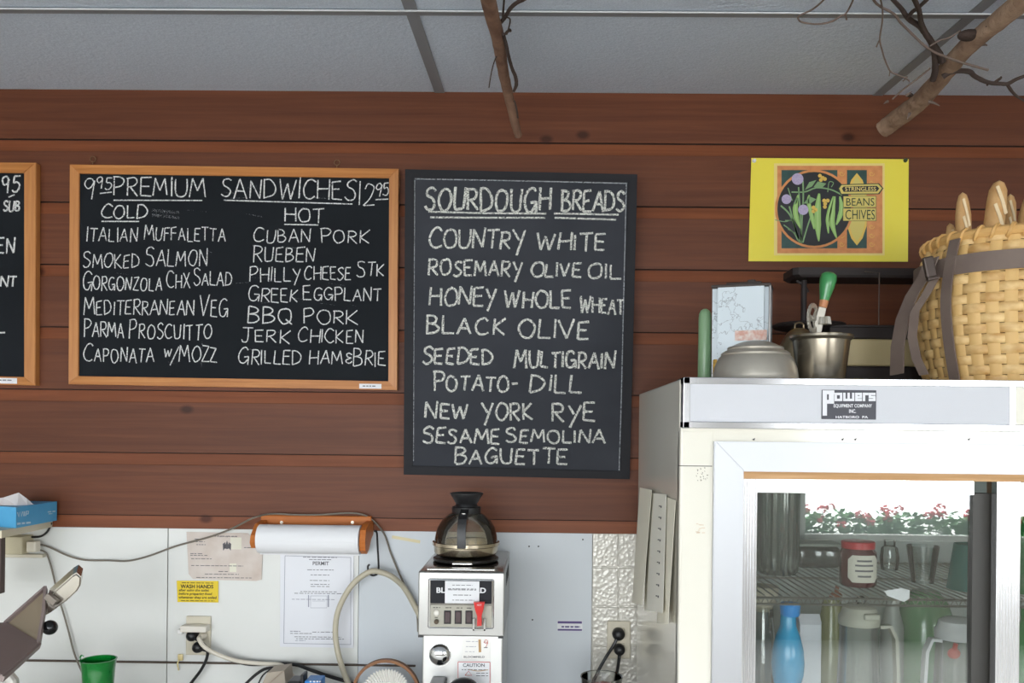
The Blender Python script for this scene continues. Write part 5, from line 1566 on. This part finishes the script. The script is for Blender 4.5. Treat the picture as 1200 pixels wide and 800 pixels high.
for x0, x1, y, mi in ((530, 554, 685, 0), (525, 558, 689.3, 1), (525, 558, 690.5, 0), (531, 552, 696.5, 1), (530, 556, 702.5, 0)): f.greek(x0, x1, y, .9 if mi else .7, 0)
f.build('note_print', m_ink, nb)
for x0 in (520.3, 532.8, 545.4):
    s_ = fb(x0, 715.2, x0 + 8.2, 731, YB - .0070, .003, .0006).build('rocker_switch', m_black, sp_)
for x0 in (521.3, 533.8, 546.4):
    m_ = fb(x0, 716.5, x0 + 6.2, 729.8, YB - .0095, .003, .0012); m_.build('rocker', M('rocker_maroon', (58, 34, 36), .35), sp_)
q = at(511.5, 718, YB - .007); m_ = MB(); m_.ball((q.x, q.y, q.z), .0072, scale=(1, .5, 1)); lab(m_.build('indicator_lamp', M('lamp_white', (226, 222, 212), .25), sp_, True), 'round white indicator lamp')
q = at(511.5, 728, YB - .008); m_ = MB(); m_.disc((q.x, q.y, q.z), .0056, .008); m_.disc((q.x, q.y - .003, q.z), .0042, .008); m_.build('button', M('button_brown', (70, 58, 44), .4, .5), sp_)
p = at(554, 724, YB - .016); q = at(569, 739, YB - .016)
m_ = MB(); m_.box(p.x, q.x, YB - .018, YB, q.z, q.z + .005, .001); m_.box(p.x, p.x + .005, YB - .018, YB, q.z, p.z, .001); m_.box(q.x - .005, q.x, YB - .018, YB, q.z, p.z, .001); fk = m_.build('faucet_bracket', m_chrome, T)
yl = YB - .030
pts = [at(555, 705.5, yl), at(568, 705.5, yl), at(566.5, 714, yl + .004), at(564.2, 722, yl + .006), at(564.4, 733, yl + .008), at(559, 733.5, yl + .008), at(559.2, 722, yl + .006), at(556.6, 714, yl + .004)]
m_ = MB(); m_.hexa(pts, [v + Vector((0, .011, 0)) for v in pts]); lab(m_.build('faucet_lever', M('lever_red', (208, 38, 34), .35, coat=.3), T), 'red hot water lever')
f = Flat((0, yl - .0006, 0), (0, -1, 0)); typeset(f, 'HOT', 559, 707.5, 564.5, 709.8, 0); f.build('lever_lettering', m_paper, T)
# column under the housing
cx0, cx1 = at(495, 780, YB + .03).x, bx1 - .004
b = MB(); b.box(cx0, cx1, YB + .03, ybk, CTT, zb_b + .001, .003); col_ = b.build('column', M('column_steel', (206, 206, 204), .3, .9, bump=(10, .03)), T)
b = MB(); b.box(bx0 - .0, bx0 + .012, YB + .006, YB + .03, zb_b - .005, zb_b + .0005); b.box(bx1 - .014, bx1 - .002, YB + .006, YB + .03, zb_b - .005, zb_b + .0005); b.build('rubber_pad', m_black, hs)
yc_ = YB + .03
q = at(515.5, 766.5, yc_); m_ = MB(); m_.ball((q.x, yc_ - .002, q.z), .0262, scale=(1, .55, 1), seg=32); m_.disc((q.x, yc_, q.z), .0275, .004); m_.build('dome_knob', m_chrome, T, True)
pl2 = fb(542, 747, 574.5, 772.5, yc_ - .0008, .0006, .0001).build('rating_plate', M('rating_silver', (214, 212, 208), .35, .4), col_)
f = Flat((0, yc_ - .0012, 0), (0, -1, 0)); typeset(f, 'BLOOMFIELD', 543.5, 768.3, 568, 770.6, 0, 0, .02); f.greek(546, 560, 751, .7, 1); f.greek(546, 558, 757, .7, 1); f.greek(567, 572, 758, 1, 0); f.greek(545, 556, 763, .6, 1)
f.line(catmull([(567, 753), (569, 749.5), (571.5, 751), (570, 754), (567.5, 752), (571.5, 753), (569, 758)]), .6, 2)
f.line([(562, 749), (562.5, 764)], 3, 3); f.build('plate_print', [m_ink, m_inkpale, M('pen_red', (190, 70, 60), .8), M('rust_stain', (186, 150, 104), .7)], pl2)
st_ = fb(536, 774.5, 575, 812, yc_ - .0008, .0006, .0001).build('caution_sticker', m_paper, col_)
f = Flat((0, yc_ - .0012, 0), (0, -1, 0))
for a in ([(536.8, 775.3), (574.2, 775.6)], [(574.2, 775.6), (574.2, 811)], [(574.2, 811), (536.8, 811)], [(536.8, 811), (536.8, 775.3)]): f.line(a, .7, 1)
typeset(f, 'CAUTION', 542.5, 777, 568, 781.2, 0, 0, .02); f.greek(541, 572, 784, .8, 0); f.greek(558, 572, 788, .8, 0); f.greek(558, 572, 791, .8, 0); f.line([(545, 791), (549, 786), (553, 791), (545, 791)], .7, 1); f.line(catmull([(549, 784), (560, 786), (572, 784.5)]), .8, 2)
f.build('sticker_print', [m_ink, M('sticker_red', (196, 70, 56), .7), M('rust_stain', (186, 150, 104), .7)], st_)
# brew funnel with black handle, low front
q = at(544, 803, YB - .03)
m_ = MB(); m_.lathe([(0, -.09), (.05, -.088), (.062, -.06), (.066, -.02), (.066, -.016), (0, -.016)], q.x, YB + .075 - .06, q.z, 36); m_.build('brew_funnel', m_brew, T, True)
m_ = MB(); m_.ball((q.x, YB - .05, q.z - .002), .036, scale=(1, .8, .72), seg=28); lab(m_.build('funnel_handle', m_black, T, True), 'black handle of the brew funnel')
q = at(511, 806, YB - .02); m_ = MB(); m_.box(q.x - .016, q.x + .02, YB - .04, YB + .03, q.z - .01, q.z + .014, .005); m_.build('funnel_rail', m_black, T)
m_ = MB(); m_.box(bx0, bx1, YB - .10, ybk, CTT, CTT + .03, .004); m_.build('foot_base', m_brew, T)
# ---- carafe
YC = 2.19; k = YC / FPX; zc_ = zt_b + .0016 + .0112
T = thing('coffee_pot', 'round glass coffee pot with black lid and handle on the warmer', 'coffee pot', (wx, YC, zc_))
m_pot = glass('pot_glass', (.94, .91, .84), .04, 1.3, .02, (170, 160, 140, .05))
def pzz(py): return Zp(py, YC, 546) - zc_
b = MB(); b.lathe([(.082, pzz(634.5)), (.080, pzz(629)), (.074, pzz(618)), (.062, pzz(609)), (.046, pzz(602.5)), (.036, pzz(600)), (.034, pzz(600)), (.044, pzz(603.5)), (.060, pzz(610)), (.072, pzz(619)), (.078, pzz(629)), (.080, pzz(634.5))], wx, YC, zc_, 48); b.build('glass_bowl', m_pot, T, True)
b = MB(); b.lathe([(0, 0), (.066, 0), (.074, .004), (.081, pzz(646)), (.0825, pzz(638.5)), (.086, pzz(637.5)), (.086, pzz(634)), (.083, pzz(633.5)), (.080, pzz(637)), (.078, pzz(646)), (.07, .007), (0, .004)], wx, YC, zc_, 48); b.build('steel_base', M('pot_steel', (196, 184, 162), .22, 1.0), T, True)
b = MB(); b.lathe([(.0, pzz(602)), (.0355, pzz(602)), (.037, pzz(599.5)), (.037, pzz(594)), (.034, pzz(593)), (0, pzz(593))], wx, YC, zc_, 40); cl_ = b.build('collar', m_black, T, True)
b = MB(); b.lathe([(0, pzz(594)), (.030, pzz(593.5)), (.027, pzz(590)), (.036, pzz(583)), (.0425, pzz(578.5)), (.0425, pzz(577.5)), (.038, pzz(577)), (.03, pzz(580)), (0, pzz(583))], wx, YC, zc_, 40); lab(b.build('lid', m_black, T, True), 'black funnel-shaped lid')
yh = YC - .037
b = MB(); b.strap([(wx - .001, yh - .000, zc_ + pzz(597)), (wx, yh - .028, zc_ + pzz(599)), (wx - .002, yh - .055, zc_ + pzz(605)), (wx - .003, yh - .066, zc_ + pzz(616)), (wx - .003, yh - .062, zc_ + pzz(636))], (1, 0, 0), .021, .010); b.build('handle', m_black, T, True)
b = MB(); b.box(wx - .006, wx + .004, yh - .038, yh - .012, zc_ + pzz(600.5), zc_ + pzz(598), .001); b.build('handle_clip', m_steel, T)
# ---- coffee filters in a basket tipped towards the viewer
Yk = 2.17
cc = at(452.5, 815, Yk); rk = 38.5 * Yk / FPX
tip_ = Matrix.Translation(cc) @ Matrix.Rotation(R(60), 4, 'X')
m_bsk = M('basket_brown', (146, 98, 56), .5, var=(30, (118, 76, 44), .5))
b = MB(); b.lathe([(0, 0), (.066, 0), (.076, .006), (.086, .04), (.088, .046), (.085, .046), (.074, .010), (0, .006)], cc.x, Yk, CTT, 48)
T = tag(b.build('filter_basket', m_bsk, smooth=True), 'brown basket with thin arched handle beside the brewer, holding paper filters', 'basket')
hz_ = at(452.5, 812, Yk).z
b = MB(); b.strap([(cc.x - .0845, Yk, CTT + .03)] + [(cc.x - rk * math.cos(t), Yk, hz_ + rk * math.sin(t)) for t in [math.pi * q_ / 24 for q_ in range(25)]] + [(cc.x + .0845, Yk, CTT + .03)], (0, 1, 0), .016, .0075); b.build('handle', m_bsk, T)
b = MB(); rf = .062
def rip(a, r, z): return r * (1 + (.055 * (1 if int(round(a / (2 * math.pi) * 96)) % 2 else -1) if r > .03 else 0))
b.lathe([(0, -.034), (.034, -.034), (.036, -.033), (rf, .004), (rf - .001, .0045), (.035, -.031), (0, -.032)], 0, 0, 0, 96, rip, 0, tip_ @ Matrix.Translation((0, 0, .016)))
tag(b.build('coffee_filters', M('filter_white', (236, 234, 228), .9)), 'nested white fluted paper coffee filters inside the brown basket', 'coffee filter')
# ---- green cup, clear tub
Yg = 2.07; k = Yg / FPX; q = at(115.5, 772, Yg); hc = q.z - CTT
b = MB(); b.lathe([(0, 0), (.026, 0), (.028, .004), (.0375, hc * .86), (.0375, hc * .868), (.0405, hc - .003), (.042, hc), (.0385, hc), (.0365, hc * .87), (.026, .006), (0, .005)], q.x, Yg, CTT, 40)
m_gr = glass('green_clear', (.10, .62, .22), .05, 1.2, .05, (12, 148, 58, .55))
T = tag(b.build('green_cup', m_gr, smooth=True), 'translucent green plastic tumbler on the counter by the slicer', 'cup')
b = MB(); p = at(96.5, 771, Yg); b.tube([(p.x + .005, Yg, p.z - .001), (p.x - .002, Yg, p.z - .004), (p.x - .005, Yg, p.z + .002), (p.x - .002, Yg, p.z + .007), (p.x + .003, Yg, p.z + .004)], .0018, 8); b.build('hanging_loop', m_gr, T, True)
Yg = 2.08; q = at(705, 791.5, Yg); hc = q.z - CTT; rr = 25 * Yg / FPX
b = MB(); b.lathe([(0, 0), (rr * .8, 0), (rr * .84, .004), (rr - .002, hc - .006), (rr, hc - .002), (rr - .001, hc), (rr - .004, hc - .002), (rr * .8, .006), (0, .005)], q.x, Yg, CTT, 44)
tag(b.build('plastic_tub', glass('tub_clear', (.90, .91, .90), .06, 1.6, .05), smooth=True), 'clear plastic deli tub on the counter in front of the tiled wall', 'tub')
b = MB(); b.lathe([(0, 0), (.028, 0), (.03, .01), (.03, hc - .034), (.026, hc - .028), (0, hc - .028)], q.x + .006, Yg, CTT + .0065, 32)
tag(b.build('dessert_pot', M('cap_red', (186, 66, 60), .4), smooth=True), 'small red pot standing inside the clear plastic tub', 'pot')
# ---- odds and ends among the cords
Y = 2.2; p, q = at(341, 793, Y), at(357, 806, Y)
b = MB(); b.box(p.x, q.x, Y - .04, Y + .02, CTT, p.z, .006); T = tag(b.build('tape_dispenser', m_black), 'black tape dispenser with upright tab beside the blue pack under the permit', 'dispenser')
p2, q2 = at(355.8, 786.5, Y), at(359.3, 800, Y); b = MB(); b.box(p2.x, q2.x, Y - .03, Y + .01, CTT, p2.z, .002); b.build('tab', m_black, T)
p, q = at(361, 793, Y), at(379, 806, Y)
b = MB(); b.box(p.x, q.x, Y - .035, Y + .02, CTT, p.z, .003); T = tag(b.build('pack', M('pack_blue', (40, 128, 204), .4)), 'small blue pack with white print next to the black dispenser', 'pack')
f = Flat((0, Y - .0355, 0), (0, -1, 0)); f.greek(363, 376, 797.5, 1.6, 0); f.build('pack_print', m_paper, T)
Y = 2.25
b = MB(); pp = [at(305, 806, Y), at(313, 788, Y), at(333, 785.5, Y), at(335, 806, Y)]
for v in pp: v.z = max(v.z, CTT)
b.hexa(pp, [v + Vector((0, .07, 0)) for v in pp]); T = tag(b.build('napkin_box', M('kraft_grey', (176, 164, 148), .7)), 'grey-brown slant-sided cardboard box under the tent of cords', 'box')
b = MB(); b.strap([at(313, 803, Y - .004), at(331, 786.5, Y - .004)], (.6, 0, .5), .008, .004); b.build('brown_edge', M('kraft_brown', (120, 84, 56), .7), T)
# ---- food slicer at the left edge
m_sl = M('slicer_grey', (150, 134, 130), .5, .1); m_sli = M('slicer_tan', (172, 156, 132), .4, .3)
T = thing('food_slicer', 'grey metal food slicer with steel handle and black knob at the left edge', 'slicer', (at(-10, 790, 1.95).x, 1.98, CTT))
A_, B_, C_ = at(6.5, 731.5, 1.97), at(54, 689.5, 2.07), at(45.5, 755, 1.93)
n1 = (B_ - A_).cross(C_ - A_).normalized()
if n1.y > 0: n1 = -n1
th = .006
b = MB(); b.hexa([A_, B_, B_.lerp(C_, .52) + (B_ - A_) * .03, C_], [v - n1 * th for v in (A_, B_, B_.lerp(C_, .52) + (B_ - A_) * .03, C_)]); b.build('back_plate', m_sli, T)
b = MB()
for a, c in ((A_, B_), (B_, B_.lerp(C_, .5) + (B_ - A_) * .03), (B_.lerp(C_, .5) + (B_ - A_) * .03, C_)):
    d_ = (c - a).normalized(); sd = d_.cross(n1).normalized()
    b.strap([a + n1 * .002, c + n1 * .002], sd, .006, .014)
b.build('plate_edge', m_sl, T)
E_, G_ = at(2, 794, 1.72), at(-60, 768, 1.72)
n2 = (C_ - A_).cross(E_ - A_).normalized()
if n2.y > 0: n2 = -n2
H_ = at(-30, 735, 1.90)
b = MB(); b.hexa([A_, C_, E_, G_, H_], [v - n2 * .006 for v in (A_, C_, E_, G_, H_)]); b.build('feed_tray', m_sl, T)
b = MB(); d_ = (E_ - C_); b.strap([C_ + n2 * .002, E_ + n2 * .002], d_.cross(n2).normalized(), .010, .012); b.build('tray_edge', m_sl, T)
b = MB(); q = C_ + n2 * .003; b.ball(q, .005); b.build('edge_screw', m_chrome, T, True)
yh = 2.02
hp = [at(55, 700, yh), at(84, 674.5, yh), at(89.5, 671.2, yh), at(95, 676, yh), at(94.5, 686, yh), at(90.5, 693, yh), at(78, 704.5, yh), at(60, 717.5, yh), at(53, 721.5, yh)]
t = bmesh.new(); va = [t.verts.new(v) for v in hp]; vb = [t.verts.new(v + Vector((-.022, .05, .012))) for v in hp]
t.faces.new(va); t.faces.new(vb[::-1])
for i in range(len(hp)): t.faces.new((va[i], vb[i], vb[(i + 1) % len(hp)], va[(i + 1) % len(hp)]))
bmesh.ops.recalc_face_normals(t, faces=t.faces)
bmesh.ops.bevel(t, geom=[e for e in t.edges if all(v in va for v in e.verts)], offset=.004, segments=3, affect='EDGES')
b = MB(); b.merge(t); b.build('handle', M('slicer_steel', (196, 190, 180), .2, 1.0), T)
b = MB(); q = at(61, 702, yh - .008); b.box(-.016, .014, -.008, .008, -.008, .008, .002, mat=Matrix.Translation(q) @ Matrix.Rotation(R(38), 4, 'Y')); b.build('handle_bracket', M('bracket_grey', (142, 132, 122), .4, .6), T)
b = MB(); q = at(58.5, 735, 1.99); b.ball(q, .0172, seg=28); b.tube([q, q + Vector((-.03, .02, .004))], .006, 10, False); lab(b.build('knob', M('knob_black', (18, 18, 20), .15), T, True), 'round black knob')
b = MB(); p = at(9, 790, 1.93); b.tube([at(0, 780, 1.96), at(14, 797, 1.96), (at(24, 812, 1.96).x, 1.96, CTT + .04)], .014, 14, False); b.build('support_arm', M('slicer_white', (202, 198, 190), .35, .3), T)
b = MB(); b.box(at(-70, 800, 1.95).x, at(30, 800, 1.95).x, 1.84, 2.12, CTT, CTT + .045, .012, seg=3); b.tube([at(-35, 790, 1.93), (at(-35, 790, 1.93).x, 1.97, CTT + .04)], .03, 16, False); b.build('slicer_base', M('slicer_white', (202, 198, 190), .35, .3), T)

# ================================================================== branches hung under the ceiling
def bark(name, a, c_, d_):
    if name in MATS: return MATS[name]
    m = M(name, a, .85, bump=(60, .6), var=(16, c_, .5), stretch=(1, 1, 1)); return m
m_bk1 = bark('bark_brown', (150, 116, 94), (92, 62, 48), 0); m_bk2 = bark('bark_tan', (176, 148, 124), (120, 92, 74), 0); m_tw = M('twig', (66, 52, 46), .85, bump=(80, .4)); m_tw2 = M('twig_pale', (112, 96, 88), .85)
def under(px, py, Y):
    """a place on the line of sight, kept below the ceiling"""
    p = at(px, py, Y)
    while p.z > ceil_z(p.y) - .02: Y -= .01; p = at(px, py, Y)
    return p
def limb(path, rad):
    m_ = MB(); P_ = [under(*p) for p in path]; m_.tube(P_, rad, 14, True, wob=.05); return m_, P_
T = thing('branch', 'thin bare branch with peeling bark hanging above the two middle chalkboards', 'branch', at(606, 158, 2.25))
m_, P_ = limb([(607.5, 159, 2.26), (603, 142, 2.22), (596, 112, 2.15), (590, 85, 2.05), (586, 60, 1.95), (582, 38, 1.85), (575, 12, 1.75), (568, -22, 1.6), (560, -70, 1.42)], [.0100, .0112, .0122, .013, .014, .0148, .015, .015, .015])
m_.build('stem', m_bk1, T, True)
m_ = MB(); m_.tube([P_[-1], (P_[-1].x, P_[-1].y, ceil_z(P_[-1].y) + .002)], .0012, 6, False); m_.build('hanging_wire', m_dark, T)
for path, r_ in (([(587, 26, 1.82), (592, 20, 1.81), (598, 10, 1.79), (606, 3, 1.77), (614, -1, 1.76), (628, -10, 1.7)], .0042), ([(589, 24, 1.80), (590, 10, 1.78), (591, -4, 1.75)], .0022),
                 ([(590, 40, 1.84), (593, 52, 1.9), (596, 66, 1.95), (600, 80, 2.0), (604, 90, 2.04), (605, 99, 2.06), (602, 107, 2.08)], [.0035, .004, .004, .004, .0045, .0045, .003]), ([(592, 40, 1.84), (597, 35, 1.84), (598, 37, 1.84)], .003),
                 ([(584, 62, 1.95), (580, 70, 1.95), (576, 84, 1.98), (573, 103, 2.0)], .0014), ([(594, 20, 1.8), (598, 24, 1.8), (594, 40, 1.85)], .0016), ([(603, 118, 2.14), (605.5, 128, 2.16), (607, 138, 2.18)], .0022)):
    m_, _ = limb(path, r_ if hasattr(r_, '__len__') else [r_] * len(path)); m_.build('twig', m_tw, T, True)
T = thing('branch', 'thick tan branch with dark side twigs slanting down above the yellow poster', 'branch', at(1035, 155, 2.28))
m_, P_ = limb([(1034, 152, 2.29), (1050, 140, 2.25), (1075, 121, 2.16), (1095, 100, 2.08), (1112, 79, 2.0), (1132, 56, 1.92), (1158, 34, 1.84), (1190, 8, 1.75), (1222, -20, 1.66), (1280, -70, 1.48)], [.0225, .024, .023, .0215, .022, .0205, .020, .021, .021, .021])
st1 = m_.build('stem', m_bk2, T, True)
m_ = MB(); m_.tube([P_[-1], (P_[-1].x, P_[-1].y, ceil_z(P_[-1].y) + .002)], .0012, 6, False); m_.build('hanging_wire', m_dark, T)
for px, py, Y, r_ in ((1137, 40, 1.86, .020), (1162, 30, 1.815, .009), (1066, 111, 2.145, .008), (1099, 92, 2.04, .012)):
    q = under(px, py, Y); m_ = MB(); m_.ball(q + Vector((0, .25 * r_, 0)), r_, scale=(1.25, .9, .55), seg=14); m_.build('bark_knot', m_tw, st1, True)
for px, py, dx, dy in ((1088, 119, 10, 6), (1066, 133, -4, 8), (1040, 119, -5, 4), (1150, 52, 4, 3), (1062, 112, 4, -3)):
    q = under(px, py, 2.08); m_ = MB(); m_.tube([q, q + Vector((dx * .0012, -.006, -dy * .001)), q + Vector((dx * .0024, -.008, -dy * .0022))], [.004, .0028, .0008], 6); m_.build('bark_flake', m_tw2, st1, True)
tws = [([(1104, 72), (1101, 64), (1092, 50), (1085, 40), (1078, 31), (1065, 22), (1056, 10), (1046, -1), (1036, -14)], [.0085, .008, .007, .0065, .006, .0055, .0045, .004, .0035]),
       ([(1093, 94), (1096, 82), (1095, 64), (1092, 52), (1087, 43), (1080, 28), (1077, 12), (1071, -2), (1066, -16)], [.007, .0075, .006, .006, .006, .0055, .005, .005, .004]),
       ([(1063, 21), (1069, 14), (1076, 9), (1087, -1)], [.004] * 4), ([(1105, 90), (1113, 85), (1124, 83), (1136, 84), (1142, 89), (1149, 93), (1160, 97), (1172, 98), (1181, 98), (1193, 92), (1208, 87)], [.0065, .0055, .0055, .006, .005, .005, .0045, .0045, .0045, .004, .0035]),
       ([(1180, 98), (1185, 106), (1192, 113), (1206, 121)], [.0038, .0035, .003, .0025]), ([(1146, 92), (1156, 96), (1157, 100)], [.004, .003, .002]), ([(1165, 97), (1172, 92), (1173, 90)], [.0035, .003, .002])]
tws2 = [([(1022, -4), (1026, 3), (1034, 9), (1047, 16), (1055, 26), (1062, 33), (1074, 45), (1084, 54), (1095, 61), (1107, 66), (1120, 71), (1140, 77), (1158, 82)], .0026), ([(1031, -4), (1034, 10), (1034, 24), (1031, 46), (1034, 60), (1037, 70), (1043, 83), (1050, 87), (1060, 91), (1066, 95)], .0017),
        ([(1031, 46), (1027, 55)], .0015), ([(1043, 83), (1042, 89)], .0012), ([(967, -2), (960, 5), (952, 11), (944, 15), (936, 19), (936, 23), (940, 26), (952, 28), (962, 28), (975, 25), (985, 19), (991, 16), (996, 8), (1001, -3)], .0019), ([(991, 16), (992, 23)], .0018),
        ([(1046, 116), (1056, 107), (1066, 99), (1078, 90), (1090, 80)], .002), ([(1090, 54), (1100, 48), (1112, 44), (1126, 36)], .0017), ([(1060, 91), (1063, 90), (1058, 95)], .0015)]
for path, r_ in tws:
    m_, _ = limb([(x, y, 2.02 - (100 - y) * .0020) for x, y in path], r_); m_.build('twig', m_tw, T, True)
for path, r_ in tws2:
    m_, _ = limb([(x, y, 1.99 - (100 - y) * .0022) for x, y in path], [r_] * len(path)); m_.build('twig', m_tw2, T, True)

# ================================================================== window box of flowers outside the right street window, seen mirrored in the glass door
wx0, wx1, wz0, wz1 = WINS[1]
b = MB(); yp0, yp1 = YW - .42, YW - .16
b.box(wx0 - .1, wx1 + .1, yp0, yp1, wz0 - .22, wz0 - .06, .01)
PB = tag(b.build('window_box', M('planter_white', (232, 232, 230), .6)), 'long white window box outside the right front window', 'planter')
b = MB(); b.box(wx0 - .12, wx1 + .12, yp1 - .02, yp1 + .015, wz0 - .09, wz0 + .0, .006); b.build('rim_board', M('planter_white', (232, 232, 230), .6), PB)
b = MB(); b.box(wx0 - .09, wx1 + .09, yp0 + .02, yp1 - .03, wz0 - .062, wz0 - .05); b.build('soil', M('soil', (60, 46, 36), .95), PB)
m_lf = M('leaf', (128, 178, 116), .6, var=(30, (92, 146, 90), .5)); m_rd = M('petal_red', (240, 84, 104), .6)
def plant(x, seed):
    rnd = random.Random(seed)
    T = thing('geranium', 'red geranium growing in the white window box, mirrored in the refrigerator door', 'plant', (x, (yp0 + yp1) / 2, wz0 - .05), 'geraniums in the window box')
    l_ = MB(); t = bmesh.new()
    for _ in range(130):
        c_ = Vector((x + rnd.uniform(-.125, .125), (yp0 + yp1) / 2 + rnd.uniform(-.08, .08), wz0 - .02 + rnd.uniform(0, .23) * rnd.uniform(.6, 1)))
        r_ = rnd.uniform(.022, .04)
        rotm = Matrix.Rotation(rnd.uniform(0, 6.3), 3, 'Z') @ Matrix.Rotation(rnd.uniform(-.9, .9), 3, 'X') @ Matrix.Rotation(rnd.uniform(-.5, .5), 3, 'Y')
        vs = []
        for k in range(9):
            a = 2 * math.pi * k / 9; rr = r_ * (1 if k % 2 else .82)
            vs.append(t.verts.new(c_ + rotm @ Vector((rr * math.cos(a), rr * math.sin(a), .004 * math.cos(3 * a)))))
        ctr = t.verts.new(c_ + rotm @ Vector((0, 0, -.008)))
        for k in range(9): t.faces.new((vs[k], vs[(k + 1) % 9], ctr))
    l_.merge(t); l_.build('leaves', m_lf, T)
    s_ = MB(); heads = []
    for _ in range(4):
        h_ = Vector((x + rnd.uniform(-.11, .11), (yp0 + yp1) / 2 + rnd.uniform(.0, .09), wz0 + rnd.uniform(.10, .24))); heads.append(h_)
        s_.tube([(x + (h_.x - x) * .4, h_.y, wz0 - .05), h_], .003, 5, False)
    s_.build('stems', m_lf, T)
    for h_ in heads:
        f_ = MB()
        for _ in range(14):
            d_ = Vector((rnd.gauss(0, 1), rnd.gauss(0, 1), rnd.gauss(.3, .8))).normalized() * .03
            f_.ball(h_ + d_, .013, seg=8, scale=(1, 1, .6))
        f_.build('flower_head', m_rd, T, True)
xk = wx0 + .06; sd_ = 3
while xk < wx1: plant(xk, sd_); xk += .265; sd_ += 1
